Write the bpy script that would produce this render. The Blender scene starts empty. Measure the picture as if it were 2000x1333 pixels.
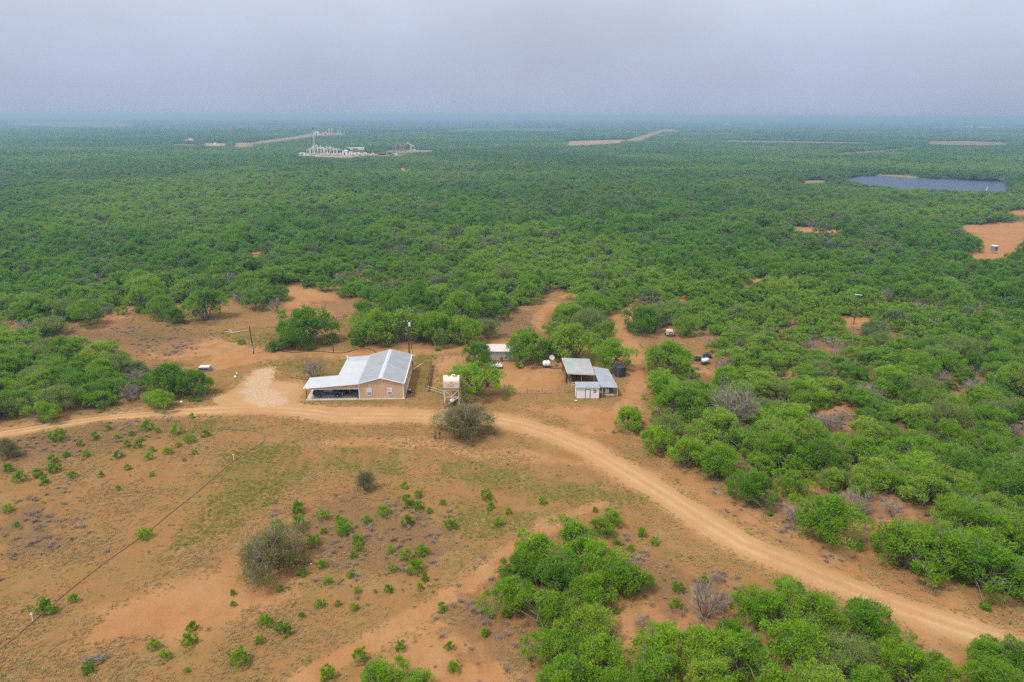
import bpy, bmesh, math, random
import numpy as np
from mathutils import Vector, Matrix
R = math.radians
sc = bpy.context.scene
COL = sc.collection

# ---------------------------------------------------------------- camera
W, H, F = 2000, 1333, 1333.0
PITCH, ROLL, CH = R(18.28), R(0.24), 55.0
fw = np.array((0, math.cos(PITCH), -math.sin(PITCH)))
u0 = np.array((0, math.sin(PITCH), math.cos(PITCH)))
r0 = np.array((1.0, 0, 0))
rt = math.cos(ROLL) * r0 + math.sin(ROLL) * u0
up = -math.sin(ROLL) * r0 + math.cos(ROLL) * u0
cam_d = bpy.data.cameras.new('camera')
cam_d.sensor_width = 36.0
cam_d.lens = 36.0 * F / W
cam_d.clip_start = 0.5
cam_d.clip_end = 90000
cam = bpy.data.objects.new('camera', cam_d)
COL.objects.link(cam)
m = Matrix(((rt[0], up[0], -fw[0], 0), (rt[1], up[1], -fw[1], 0), (rt[2], up[2], -fw[2], CH), (0, 0, 0, 1)))
cam.matrix_world = m
sc.camera = cam

# ---------------------------------------------------------------- world, sun, exposure
SUN_EL, SUN_AZ = R(60), R(242)          # azimuth measured clockwise from +Y (camera heading)
wd = bpy.data.worlds.new('World')
sc.world = wd
wd.use_nodes = True
nt = wd.node_tree
nt.nodes.clear()
N = nt.nodes.new
sky = N('ShaderNodeTexSky'); sky.sky_type = 'NISHITA'; sky.sun_disc = False
sky.sun_elevation = SUN_EL; sky.sun_rotation = SUN_AZ
sky.air_density = 1.5; sky.dust_density = 5.0; sky.altitude = 50
tc = N('ShaderNodeTexCoord')
sep = N('ShaderNodeSeparateXYZ'); nt.links.new(tc.outputs['Generated'], sep.inputs[0])
# overcast dome: dull blue grey near the horizon, brighter cloud higher up
ramp = N('ShaderNodeValToRGB')
nt.links.new(sep.outputs['Z'], ramp.inputs[0])
cr = ramp.color_ramp
cr.elements[0].position = 0.0; cr.elements[0].color = (0.28, 0.326, 0.425, 1)
cr.elements[1].position = 1.0; cr.elements[1].color = (1.0, 1.0, 1.0, 1)
for p_, c_ in ((0.08, (0.315, 0.365, 0.47, 1)), (0.17, (0.385, 0.43, 0.52, 1)), (0.40, (0.80, 0.83, 0.88, 1))):
    e = cr.elements.new(p_); e.color = c_
mp = N('ShaderNodeMapping'); mp.inputs['Scale'].default_value = (1.1, 1.1, 2.2)
nt.links.new(tc.outputs['Generated'], mp.inputs[0])
nz = N('ShaderNodeTexNoise'); nz.inputs['Scale'].default_value = 1.9; nz.inputs['Detail'].default_value = 4.0
nz.inputs['Roughness'].default_value = 0.5
nt.links.new(mp.outputs[0], nz.inputs['Vector'])
mr = N('ShaderNodeMapRange'); mr.inputs[1].default_value = 0.3; mr.inputs[2].default_value = 0.7
mr.inputs[3].default_value = 13.9; mr.inputs[4].default_value = 18.2
nt.links.new(nz.outputs[0], mr.inputs[0])
sc_ = N('ShaderNodeVectorMath'); sc_.operation = 'SCALE'
nt.links.new(ramp.outputs[0], sc_.inputs[0]); nt.links.new(mr.outputs[0], sc_.inputs['Scale'])
mx = N('ShaderNodeMix'); mx.data_type = 'RGBA'; mx.inputs[0].default_value = 0.88
nt.links.new(sky.outputs[0], mx.inputs[6]); nt.links.new(sc_.outputs[0], mx.inputs[7])
bg = N('ShaderNodeBackground'); bg.inputs[1].default_value = 0.065
nt.links.new(mx.outputs[2], bg.inputs[0])
wo = N('ShaderNodeOutputWorld'); nt.links.new(bg.outputs[0], wo.inputs[0])

sd = bpy.data.lights.new('sun', 'SUN'); sd.energy = 2.7; sd.angle = R(11); sd.color = (1.0, 0.95, 0.87)
so = bpy.data.objects.new('sun', sd); COL.objects.link(so)
sdir = Vector((math.sin(SUN_AZ) * math.cos(SUN_EL), math.cos(SUN_AZ) * math.cos(SUN_EL), math.sin(SUN_EL)))
so.rotation_euler = sdir.to_track_quat('Z', 'Y').to_euler()
so.location = (0, 0, 300)

sc.view_settings.view_transform = 'Standard'
sc.view_settings.look = 'None'
sc.view_settings.exposure = 0.70
sc.view_settings.gamma = 1.0
sc.cycles.use_denoising = False
sc.cycles.max_bounces = 5
sc.cycles.diffuse_bounces = 3
sc.cycles.glossy_bounces = 2
sc.cycles.transmission_bounces = 3
sc.cycles.volume_bounces = 0
sc.cycles.transparent_max_bounces = 6
sc.cycles.sample_clamp_indirect = 4.0
HAZE_DENSITY = 0.00045
HAZE_COLOR = (0.36, 0.62, 0.93)

# ---------------------------------------------------------------- where a pixel of the survey meets a height
def G(x, y, z=0.0):
    d = fw + rt * ((x - W / 2) / F) - up * ((y - H / 2) / F)
    t = (z - CH) / d[2]
    return (d[0] * t, d[1] * t, z)
def G2(x, y, z=0.0):
    p = G(x, y, z); return (p[0], p[1])
def proj(X, Y, Z):
    dx, dy, dz = X, Y, Z - CH
    w = dx * fw[0] + dy * fw[1] + dz * fw[2]
    w = np.where(w < 1, 1, w)
    return (W / 2 + F * (dx * rt[0] + dy * rt[1] + dz * rt[2]) / w, H / 2 - F * (dx * up[0] + dy * up[1] + dz * up[2]) / w, w)

# ---------------------------------------------------------------- object helpers
def tag(o, label, cat, group=None, kind=None):
    if label: o['label'] = label
    if cat: o['category'] = cat
    if group: o['group'] = group
    if kind: o['kind'] = kind
    return o
def empty(name, loc, rz=0.0, label=None, cat=None, group=None):
    o = bpy.data.objects.new(name, None); COL.objects.link(o)
    o.location = loc; o.rotation_euler = (0, 0, rz); o.empty_display_size = 0.3
    return tag(o, label, cat, group)
def copy_tree(o, parent=None):
    c = o.copy(); COL.objects.link(c)
    if parent: c.parent = parent
    for ch in [q for q in list(bpy.data.objects) if q.parent is o]:
        copy_tree(ch, c)
    return c

class MB:
    def __init__(s): s.v = []; s.f = []
    def add(s, vs, fs):
        n = len(s.v); s.v += [tuple(v) for v in vs]; s.f += [tuple(i + n for i in f) for f in fs]; return s
    def box(s, x0, x1, y0, y1, z0, z1):
        v = [(x, y, z) for z in (z0, z1) for y in (y0, y1) for x in (x0, x1)]
        return s.add(v, [(0, 2, 3, 1), (4, 5, 7, 6), (0, 1, 5, 4), (2, 6, 7, 3), (0, 4, 6, 2), (1, 3, 7, 5)])
    def tube(s, a, b, r, r2=None, n=6, cap=True):
        a, b = Vector(a), Vector(b); d = (b - a)
        if d.length < 1e-6: return s
        q = d.to_track_quat('Z', 'Y'); r2 = r if r2 is None else r2
        v = []
        for P, rr in ((a, r), (b, r2)):
            for k in range(n):
                t = 2 * math.pi * k / n
                v.append(P + q @ Vector((math.cos(t) * rr, math.sin(t) * rr, 0)))
        f = [(k, (k + 1) % n, n + (k + 1) % n, n + k) for k in range(n)]
        if cap: f += [tuple(range(n - 1, -1, -1)), tuple(range(n, 2 * n))]
        return s.add(v, f)
    def path(s, pts, r, n=6):
        for a, b in zip(pts[:-1], pts[1:]): s.tube(a, b, r, n=n)
        return s
    def lathe(s, prof, cx=0, cy=0, n=24, axis='Z', c=(0, 0, 0)):
        v = []
        for r_, h in prof:
            for k in range(n):
                t = 2 * math.pi * k / n
                p = (math.cos(t) * r_, math.sin(t) * r_, h)
                if axis == 'X': p = (h, p[0], p[1])
                if axis == 'Y': p = (p[0], h, p[1])
                v.append((p[0] + cx + c[0], p[1] + cy + c[1], p[2] + c[2]))
        f = []
        m_ = len(prof)
        for j in range(m_ - 1):
            for k in range(n):
                f.append((j * n + k, j * n + (k + 1) % n, (j + 1) * n + (k + 1) % n, (j + 1) * n + k))
        if axis == 'Y': f = [tuple(reversed(q)) for q in f]
        f.append(tuple(range(n - 1, -1, -1))); f.append(tuple(range((m_ - 1) * n, m_ * n)))
        return s.add(v, f)
    def prism(s, poly, y0, y1):
        """poly of (x,z) extruded along y"""
        n = len(poly)
        v = [(x, y0, z) for x, z in poly] + [(x, y1, z) for x, z in poly]
        f = [tuple(range(n)), tuple(range(2 * n - 1, n - 1, -1))] + [(k, n + k, n + (k + 1) % n, (k + 1) % n) for k in range(n)]
        return s.add(v, f)
    def slab(s, top, th):
        """top: 4 corner points, sheet of given thickness below"""
        v = list(top) + [(p[0], p[1], p[2] - th) for p in top]
        n = len(top)
        return s.add(v, [tuple(range(n)), tuple(range(2 * n - 1, n - 1, -1))] + [(k, n + k, n + (k + 1) % n, (k + 1) % n) for k in range(n)])
    def xf(s, mat):
        s.v = [tuple(mat @ Vector(v)) for v in s.v]; return s
    def build(s, name, mat, parent=None, smooth=False, bevel=0.0):
        me = bpy.data.meshes.new(name); me.from_pydata(s.v, [], s.f); me.update()
        bm = bmesh.new(); bm.from_mesh(me); bmesh.ops.recalc_face_normals(bm, faces=bm.faces[:]); bm.to_mesh(me); bm.free()
        if smooth: me.polygons.foreach_set('use_smooth', [True] * len(me.polygons))
        me.materials.append(mat)
        o = bpy.data.objects.new(name, me); COL.objects.link(o)
        if parent is not None: o.parent = parent
        if bevel:
            b = o.modifiers.new('bevel', 'BEVEL'); b.width = bevel; b.segments = 2; b.limit_method = 'ANGLE'
        return o

# ---------------------------------------------------------------- materials
def nodes(name):
    mt = bpy.data.materials.new(name); mt.use_nodes = True
    t = mt.node_tree; t.nodes.clear()
    return mt, t
def lk(t, a, b): t.links.new(a, b)
def mixc(t, fac, a, b, mode='MIX'):
    n = t.nodes.new('ShaderNodeMix'); n.data_type = 'RGBA'; n.blend_type = mode; n.clamp_factor = True
    for sock, v in ((n.inputs[0], fac), (n.inputs[6], a), (n.inputs[7], b)):
        if isinstance(v, (int, float)): sock.default_value = v
        elif isinstance(v, tuple): sock.default_value = (v[0], v[1], v[2], 1)
        else: t.links.new(v, sock)
    return n.outputs[2]
def mth(t, op, a, b=None, c=None, clamp=False):
    n = t.nodes.new('ShaderNodeMath'); n.operation = op; n.use_clamp = clamp
    for i, v in enumerate((a, b, c)):
        if v is None: continue
        if isinstance(v, (int, float)): n.inputs[i].default_value = v
        else: t.links.new(v, n.inputs[i])
    return n.outputs[0]
def mrange(t, v, a, b, c=0.0, d=1.0, smooth=False):
    n = t.nodes.new('ShaderNodeMapRange'); n.clamp = True
    if smooth: n.interpolation_type = 'SMOOTHSTEP'
    t.links.new(v, n.inputs[0])
    for i, q in ((1, a), (2, b), (3, c), (4, d)): n.inputs[i].default_value = q
    return n.outputs[0]
def noise(t, vec, scale, detail=3.0, rough=0.55, dist=0.0):
    n = t.nodes.new('ShaderNodeTexNoise'); n.inputs['Scale'].default_value = scale
    n.inputs['Detail'].default_value = detail; n.inputs['Roughness'].default_value = rough
    n.inputs['Distortion'].default_value = dist
    t.links.new(vec, n.inputs['Vector']); return n.outputs['Fac']
def M(name, col, rough=0.7, metal=0.0, var=0.12, scale=1.5, dirt=None, ribs=None, spec=0.3):
    """painted / metal / wood surface: base colour with mottling, optional dirt colour, optional ribs (axis, pitch)"""
    mt, t = nodes(name)
    b = t.nodes.new('ShaderNodeBsdfPrincipled'); o = t.nodes.new('ShaderNodeOutputMaterial')
    lk(t, b.outputs[0], o.inputs[0])
    tcn = t.nodes.new('ShaderNodeTexCoord'); v = tcn.outputs['Object']
    n1 = noise(t, v, scale, 4.0)
    dark = tuple(c * (1 - var * 1.6) for c in col); light = tuple(min(1, c * (1 + var)) for c in col)
    c = mixc(t, mrange(t, n1, 0.3, 0.7), dark, light)
    if dirt:
        n2 = noise(t, v, scale * 2.3, 5.0, 0.65)
        c = mixc(t, mrange(t, n2, 0.56, 0.72, 0, 0.8), c, dirt)
    if ribs:
        ax, pitch = ribs
        sx = t.nodes.new('ShaderNodeSeparateXYZ'); lk(t, v, sx.inputs[0])
        w = mth(t, 'FRACT', mth(t, 'MULTIPLY', sx.outputs[ax], 1.0 / pitch))
        rib = mrange(t, mth(t, 'ABSOLUTE', mth(t, 'SUBTRACT', w, 0.5)), 0.36, 0.46)
        c = mixc(t, mth(t, 'MULTIPLY', rib, 0.35), c, tuple(q * 0.62 for q in col))
        bp = t.nodes.new('ShaderNodeBump'); bp.inputs['Strength'].default_value = 0.6; bp.inputs['Distance'].default_value = 0.03
        lk(t, rib, bp.inputs['Height']); lk(t, bp.outputs[0], b.inputs['Normal'])
    lk(t, c, b.inputs['Base Color'])
    b.inputs['Roughness'].default_value = rough; b.inputs['Metallic'].default_value = metal
    b.inputs['Specular IOR Level'].default_value = spec
    return mt

GREENS = dict(mid=(0.16, 0.31, 0.012), deep=(0.10, 0.235, 0.012), bright=(0.21, 0.38, 0.014), yellow=(0.26, 0.38, 0.035), grey=(0.20, 0.255, 0.06), olive=(0.165, 0.12, 0.06))
def leaf_mat(name, mode, tone_a=None, tone_b=None):
    """mode 'tree': tone from the object's own colour; mode 'wood': tone from per-crown random and kind of brush over the land"""
    mt, t = nodes(name)
    o = t.nodes.new('ShaderNodeOutputMaterial')
    geo = t.nodes.new('ShaderNodeNewGeometry'); pos = geo.outputs['Position']
    oi = t.nodes.new('ShaderNodeObjectInfo')
    at = t.nodes.new('ShaderNodeAttribute'); at.attribute_name = 'tone'
    if mode == 'tree':
        c = oi.outputs['Color']
    else:
        big = noise(t, pos, 0.006, 3.0, 0.6)
        mid = noise(t, pos, 0.035, 3.0, 0.6)
        c = mixc(t, mrange(t, oi.outputs['Random'], 0.0, 1.0), tone_a, tone_b)
        c = mixc(t, mrange(t, mid, 0.49, 0.58, 0, 0.8), c, (0.05, 0.115, 0.018))
        c = mixc(t, mrange(t, big, 0.47, 0.55, 0, 0.85), c, (0.21, 0.32, 0.045))
        huge = noise(t, pos, 0.0017, 4.0, 0.65)
        c = mixc(t, mrange(t, huge, 0.49, 0.56, 0, 0.75), c, (0.055, 0.115, 0.03))
        c = mixc(t, mrange(t, noise(t, pos, 0.011, 4.0, 0.7), 0.57, 0.66, 0, 0.6), c, (0.19, 0.19, 0.10))
        sxr = t.nodes.new('ShaderNodeMath'); sxr.operation = 'FRACT'
        lk(t, mth(t, 'MULTIPLY', oi.outputs['Random'], 37.7), sxr.inputs[0])
        c = mixc(t, mrange(t, sxr.outputs[0], 0.88, 0.92, 0, 0.8), c, (0.17, 0.155, 0.13))
    # clumps of younger, paler leaves and older, darker ones
    c = mixc(t, mrange(t, at.outputs['Fac'], 0.5, 1.0, 0.0, 0.5), c, (0.20, 0.36, 0.03))
    c = mixc(t, mrange(t, at.outputs['Fac'], 0.5, 0.0, 0.0, 0.5), c, (0.055, 0.13, 0.012))
    d = t.nodes.new('ShaderNodeBsdfDiffuse'); lk(t, c, d.inputs[0])
    tr = t.nodes.new('ShaderNodeBsdfTranslucent')
    lk(t, mixc(t, 0.4, c, (0.22, 0.40, 0.01)), tr.inputs[0])
    ms = t.nodes.new('ShaderNodeMixShader'); ms.inputs[0].default_value = 0.48
    lk(t, d.outputs[0], ms.inputs[1]); lk(t, tr.outputs[0], ms.inputs[2]); lk(t, ms.outputs[0], o.inputs[0])
    return mt
def twig_mat(name, ca, cb):
    mt, t = nodes(name)
    o = t.nodes.new('ShaderNodeOutputMaterial'); geo = t.nodes.new('ShaderNodeNewGeometry')
    d = t.nodes.new('ShaderNodeBsdfDiffuse')
    lk(t, mixc(t, mrange(t, noise(t, geo.outputs['Position'], 1.2, 2), 0.35, 0.65), ca, cb), d.inputs[0]); lk(t, d.outputs[0], o.inputs[0])
    return mt
LEAF = leaf_mat('mesquite_leaf', 'tree')
WOODLEAF = leaf_mat('brush_leaf', 'wood', (0.085, 0.20, 0.016), (0.135, 0.27, 0.022))
BARK = twig_mat('bark', (0.10, 0.08, 0.065), (0.21, 0.18, 0.15))
TWIG = twig_mat('bare_twig', (0.15, 0.12, 0.10), (0.26, 0.225, 0.20))
GRASSM = twig_mat('dry_grass', (0.28, 0.19, 0.085), (0.34, 0.25, 0.115))
GREENG = twig_mat('green_grass', (0.165, 0.17, 0.04), (0.24, 0.215, 0.06))
GREYB = twig_mat('grey_brush', (0.18, 0.13, 0.105), (0.26, 0.20, 0.16))

# ---------------------------------------------------------------- open land as seen from the air (traced corners)
YARD = [(-150, 860), (0, 834), (60, 829), (130, 816), (205, 803), (290, 801), (335, 794), (400, 776), (408, 752), (380, 722), (300, 714), (264, 702), (205, 672), (118, 656), (140, 638), (205, 632), (212, 606), (245, 600), (330, 632), (362, 628), (362, 585), (440, 585), (470, 602), (520, 603), (555, 600), (575, 590), (520, 575), (560, 553), (572, 552), (620, 572), (680, 584), (738, 598), (725, 606), (690, 606), (668, 628), (660, 650), (690, 674), (760, 677), (880, 678), (905, 672), (930, 663), (988, 640), (975, 620), (1030, 600), (1058, 575), (1100, 568), (1142, 583), (1085, 596), (1078, 612), (1058, 636), (1072, 656), (1105, 664), (1165, 642), (1190, 632), (1205, 610), (1228, 599), (1265, 588), (1245, 615), (1218, 638), (1225, 652), (1290, 640), (1330, 658), (1400, 672), (1370, 684), (1290, 671), (1258, 674), (1260, 705), (1268, 745), (1254, 785), (1272, 800), (1268, 826), (1262, 848), (1258, 855), (1262, 882), (1345, 928), (1388, 948), (1430, 962), (1440, 992), (1505, 1008), (1560, 1042), (1640, 1087), (1690, 1082), (1705, 1112), (1800, 1142), (1900, 1162), (2000, 1182), (2150, 1220), (2400, 1300), (2400, 1333), (2150, 1900), (-150, 1900)]
ISLANDS = [
    [(1000, 1082), (1060, 1040), (1160, 1005), (1205, 1003), (1200, 1050), (1280, 1115), (1275, 1150), (1215, 1170), (1200, 1200), (1212, 1280), (1200, 1333), (1210, 1600), (1030, 1600), (1040, 1300), (1005, 1235), (940, 1195), (945, 1150)],
    [(1240, 1240), (1300, 1215), (1400, 1220), (1440, 1150), (1520, 1130), (1600, 1160), (1700, 1172), (1780, 1225), (1760, 1245), (1850, 1280), (1890, 1333), (1880, 1600), (1180, 1600), (1225, 1340)],
    [(1893, 1262), (1930, 1238), (2060, 1245), (2200, 1290), (2200, 1700), (1900, 1600)],
    [(690, 1322), (740, 1292), (850, 1322), (900, 1400), (900, 1700), (680, 1700)],
]
GAPS = [
    [(1480, 975), (1560, 952), (1612, 960), (1590, 1000), (1540, 1012)], [(1665, 1075), (1720, 1010), (1735, 975), (1770, 985), (1735, 1040), (1705, 1085)],
    [(1636, 634), (1644, 622), (1692, 621), (1692, 633)], [(0, 638), (0, 624), (46, 623), (40, 634)],
    [(1548, 452), (1550, 442), (1600, 447), (1662, 451), (1655, 457), (1600, 457)],
    [(1888, 500), (1922, 480), (1906, 455), (1872, 449), (1882, 441), (1940, 437), (2020, 433), (2020, 455), (1992, 468), (1974, 501), (1930, 507)], [(1690, 455), (1700, 451), (1748, 452), (1742, 457)], [(1950, 420), (1975, 412), (2020, 408), (2020, 420)],
    [(1793, 490), (1800, 470), (1815, 470), (1806, 492)],
    [(1350, 720), (1365, 700), (1400, 700), (1420, 716), (1400, 726)], [(1550, 745), (1565, 722), (1580, 725), (1570, 745)],
    [(1530, 660), (1538, 654), (1555, 655), (1552, 661)], [(1440, 554), (1450, 550), (1500, 548), (1495, 553)], [(1608, 800), (1620, 785), (1640, 782), (1640, 797)],
    [(1690, 770), (1700, 758), (1716, 764), (1705, 776)], [(780, 334), (782, 328), (797, 328), (796, 334)], [(190, 434), (194, 430), (210, 430), (208, 435)],
    [(1285, 591), (1332, 580), (1318, 590)], [(88, 452), (110, 448), (108, 453)],
    [(504, 397), (512, 393), (535, 392), (530, 398)], [(490, 503), (500, 494), (512, 494), (508, 503)], [(1480, 444), (1490, 436), (1506, 436), (1500, 444)],
]
WATER = [(1640, 352), (1662, 347), (1710, 343), (1755, 346), (1800, 349), (1870, 351), (1945, 355), (1978, 361), (1970, 369), (1955, 375), (1948, 377), (1930, 374), (1860, 373), (1800, 368), (1760, 371), (1722, 362), (1700, 364), (1672, 356)]
SHORE = [(1708, 344), (1714, 341), (1760, 342), (1798, 346), (1796, 349), (1750, 347)]
PADS = [  # oilfield pads and far clearings
    [(570, 305), (584, 302), (600, 300), (700, 299), (742, 301), (736, 304), (700, 305), (690, 309), (650, 308), (605, 306)],
    [(736, 304), (790, 302), (800, 304), (740, 307)], [(740, 296), (770, 293), (808, 293), (850, 294), (846, 297), (790, 299)],
    [(676, 293), (680, 289), (712, 290), (714, 294)], [(395, 286), (398, 280), (440, 280), (446, 283), (436, 286)],
    [(456, 288), (458, 279), (495, 279), (495, 287)], [(330, 284), (350, 281), (395, 283), (394, 285)],
    [(490, 283), (494, 278), (540, 271), (580, 266), (606, 260), (672, 260), (674, 264), (620, 266), (560, 275), (520, 280)],
    [(1105, 285), (1110, 276), (1180, 274), (1220, 273), (1215, 280), (1150, 284)],
    [(1210, 277), (1240, 268), (1262, 262), (1284, 255), (1300, 252), (1330, 254), (1328, 257), (1298, 259), (1275, 266), (1255, 275)],
    [(1395, 277), (1420, 274), (1600, 277), (1700, 279), (1700, 281), (1500, 279)], [(1622, 304), (1640, 299), (1700, 295), (1760, 290), (1764, 292), (1700, 298), (1640, 303)],
    [(1808, 282), (1815, 276), (1900, 276), (1970, 279), (1968, 284), (1880, 284)],
    [(0, 246), (60, 238), (180, 238), (260, 242), (262, 249), (120, 249)], [(968, 248), (975, 246), (1025, 244), (1000, 248)],
    [(1560, 360), (1570, 353), (1610, 352), (1622, 357)], [(1955, 381), (1962, 378), (1990, 378), (1985, 382)],
]
def P2(poly): return [G2(max(-3000, x), max(y, 231 + (x - 1000) * 0.0042), 0) for x, y in poly]

def inpoly(px, py, poly):
    ins = np.zeros(px.shape, bool); n = len(poly)
    for i in range(n):
        x1, y1 = poly[i]; x2, y2 = poly[(i + 1) % n]
        if y1 == y2: continue
        c = ((y1 > py) != (y2 > py)) & (px < (x2 - x1) * (py - y1) / (y2 - y1) + x1)
        ins ^= c
    return ins
def sdist(px, py, poly, closed=True):
    d = np.full(px.shape, 1e9); n = len(poly)
    for i in range(n if closed else n - 1):
        x1, y1 = poly[i]; x2, y2 = poly[(i + 1) % n]
        ex, ey = x2 - x1, y2 - y1; L = ex * ex + ey * ey + 1e-9
        t = np.clip(((px - x1) * ex + (py - y1) * ey) / L, 0, 1)
        d = np.minimum(d, np.hypot(px - x1 - t * ex, py - y1 - t * ey))
    if closed: d = np.where(inpoly(px, py, poly), -d, d)
    return d

# traced centre lines of the roads (photo corners, width in metres)
ROAD_W = [((-400, 905), 3.6), ((-150, 872), 3.6), ((0, 848), 3.5), ((100, 831), 3.4), ((200, 816), 3.3), ((300, 808), 3.4), ((400, 802), 4), ((500, 799), 5), ((600, 804), 6), ((650, 812), 6.5), ((750, 813), 6.5), ((850, 813), 6.2), ((940, 816), 5.6), ((1010, 828), 5.4), ((1080, 848), 5.4), ((1150, 878), 5.4), ((1230, 925), 5.4), ((1300, 968), 5.4), ((1380, 1020), 5.3), ((1450, 1062), 5.2), ((1600, 1125), 5.0), ((1750, 1185), 4.8), ((1900, 1235), 4.7), ((2060, 1290), 4.7), ((2300, 1370), 4.7)]
TRACK1 = [((480, 1400), 4), ((600, 1322), 4), ((700, 1270), 3.8), ((800, 1215), 3.6), ((900, 1150), 3.6), ((980, 1090), 3.4), ((1060, 1035), 3.2), ((1120, 1003), 2.8), ((1180, 985), 2.2)]
TRACK2 = [((1195, 818), 4), ((1232, 785), 4.4), ((1245, 750), 4.2), ((1238, 715), 4.0), ((1236, 685), 4.0), ((1218, 654), 3.6), ((1199, 637), 3.6), ((1200, 622), 3.4), ((1217, 609), 3.4), ((1250, 600), 3), ((1278, 594), 2.6)]
TRACK3 = [((1100, 668), 3), ((1068, 650), 3.2), ((1048, 632), 3.4), ((1058, 612), 3.4), ((1082, 594), 3.8), ((1110, 580), 5), ((1130, 574), 3)]
TRACK4 = [((420, 718), 5), ((480, 700), 5), ((560, 690), 4), ((700, 690), 4), ((800, 690), 3.6), ((900, 684), 3.6), ((980, 672), 3), ((1050, 662), 3)]
TRACK5 = [((600, 868), 4), ((720, 862), 5), ((850, 866), 6), ((950, 884), 6), ((1050, 893), 6), ((1130, 905), 4)]
def line(tr): return [(G2(*p), w) for p, w in tr]
def ldist(px, py, ln):
    """distance to a centre line minus half its local width"""
    d = np.full(px.shape, 1e9)
    for ((x1, y1), w1), ((x2, y2), w2) in zip(ln[:-1], ln[1:]):
        ex, ey = x2 - x1, y2 - y1; L = ex * ex + ey * ey + 1e-9
        t = np.clip(((px - x1) * ex + (py - y1) * ey) / L, 0, 1)
        d = np.minimum(d, np.hypot(px - x1 - t * ex, py - y1 - t * ey) - 0.5 * (w1 + (w2 - w1) * t))
    return d
ROADL, T1L, T2L, T3L, T4L, T5L = [line(q) for q in (ROAD_W, TRACK1, TRACK2, TRACK3, TRACK4, TRACK5)]
CAL = [P2([(395, 778), (440, 768), (475, 738), (500, 720), (535, 712), (548, 725), (540, 742), (600, 752), (592, 785), (660, 793), (800, 797), (862, 800), (862, 826), (740, 830), (640, 822), (540, 812), (440, 802)])]
CALW = [P2([(470, 765), (490, 735), (505, 722), (532, 716), (536, 730), (530, 755), (560, 775), (555, 795), (490, 792)])]
RED = [P2(q) for q in (
    [(150, 650), (210, 600), (260, 606), (240, 650)], [(400, 720), (300, 705), (275, 680), (420, 655), (560, 685), (860, 680), (950, 665), (960, 690), (820, 700), (620, 700), (480, 712)],
    [(560, 553), (640, 575), (738, 600), (690, 630), (600, 610), (560, 600)], [(830, 700), (910, 690), (1100, 700), (1100, 765), (985, 770), (860, 765)],
    [(1000, 790), (1260, 800), (1260, 860), (1190, 850), (1060, 815)], [(1260, 860), (1290, 880), (1400, 955), (1500, 1012), (1700, 1110), (1900, 1165), (1900, 1215), (1700, 1150), (1500, 1060), (1350, 980)],
    [(850, 1190), (960, 1200), (1040, 1333), (900, 1450), (500, 1450), (700, 1330)], [(380, 1130), (450, 1080), (620, 1100), (560, 1180), (400, 1250), (120, 1280), (200, 1180)],
    [(1200, 1180), (1300, 1150), (1440, 1180), (1420, 1220), (1240, 1240), (1230, 1330), (1205, 1330)],
    [(1890, 1250), (1860, 1290), (1900, 1333), (1840, 1290)], [(600, 715), (560, 730), (590, 760)], [(1200, 700), (1255, 672), (1268, 745), (1250, 800), (1150, 856), (1110, 810), (1215, 792), (1222, 740)], [(1185, 660), (1190, 610), (1262, 588), (1230, 650), (1250, 680), (1210, 705)])] + [P2(g) for g in GAPS]
GREEN = [P2(q) for q in (
    [(520, 700), (600, 690), (690, 702), (680, 730), (640, 752), (560, 735)], [(805, 690), (870, 690), (850, 712), (835, 765), (808, 765), (806, 720)],
    [(850, 720), (880, 740), (868, 765), (845, 765)],
    [(860, 905), (980, 915), (1100, 935), (1230, 968), (1240, 990), (1130, 985), (1000, 970), (880, 940)], [(600, 880), (700, 872), (800, 890), (780, 925), (650, 925)],
    [(320, 700), (420, 695), (390, 715), (300, 722)], [(440, 880), (560, 865), (640, 900), (560, 960), (430, 1040), (330, 1075), (400, 990)],
    [(395, 815), (520, 835), (500, 850), (380, 840)], [(575, 772), (620, 786), (640, 792), (560, 800)], [(240, 655), (300, 650), (330, 662), (280, 670)],
    [(420, 648), (560, 632), (600, 660), (500, 672), (440, 668)], [(880, 985), (1010, 990), (1060, 1010), (950, 1060), (830, 1010)], [(1255, 950), (1300, 985), (1240, 975)],
    [(1100, 1040), (1200, 1025), (1260, 1080), (1220, 1100)])]
LITTER = [P2(q) for q in (
    [(130, 655), (220, 625), (330, 640), (430, 650), (340, 700), (270, 690)], [(600, 590), (700, 585), (738, 600), (690, 640), (640, 612)], [(560, 630), (640, 655), (620, 680), (520, 670)],
    [(950, 650), (985, 615), (1045, 602), (1040, 650), (1000, 665)], [(1080, 580), (1160, 585), (1150, 600), (1085, 600)], [(1290, 630), (1335, 628), (1340, 662), (1290, 650)], [(1380, 690), (1420, 700), (1400, 725), (1350, 715)],
    [(860, 1170), (945, 1160), (1010, 1240), (1040, 1300), (930, 1300), (860, 1240)], [(1200, 1060), (1300, 1090), (1400, 1140), (1440, 1230), (1300, 1215), (1240, 1150)],
    [(0, 860), (200, 820), (420, 820), (260, 870), (120, 900), (0, 930)], [(1640, 960), (1760, 960), (1700, 1100), (1650, 1080)], [(1440, 950), (1620, 950), (1560, 1040), (1450, 1000)],
    [(0, 1000), (100, 960), (150, 1080), (0, 1100)], [(560, 1000), (700, 960), (860, 1010), (900, 1080), (780, 1130), (640, 1120)], [(1405, 1000), (1500, 1030), (1640, 1095), (1560, 1075)])]
PADK = [1, .6, .6, .7, .9, .8, .4, .65, .8, .7, .4, .35, .5, .32, .4, .6, .7, .5]
PADW = [P2(q) for q in PADS] + [P2(SHORE)]
YARDW = P2([(max(-150, x), y) for x, y in YARD])

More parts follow.
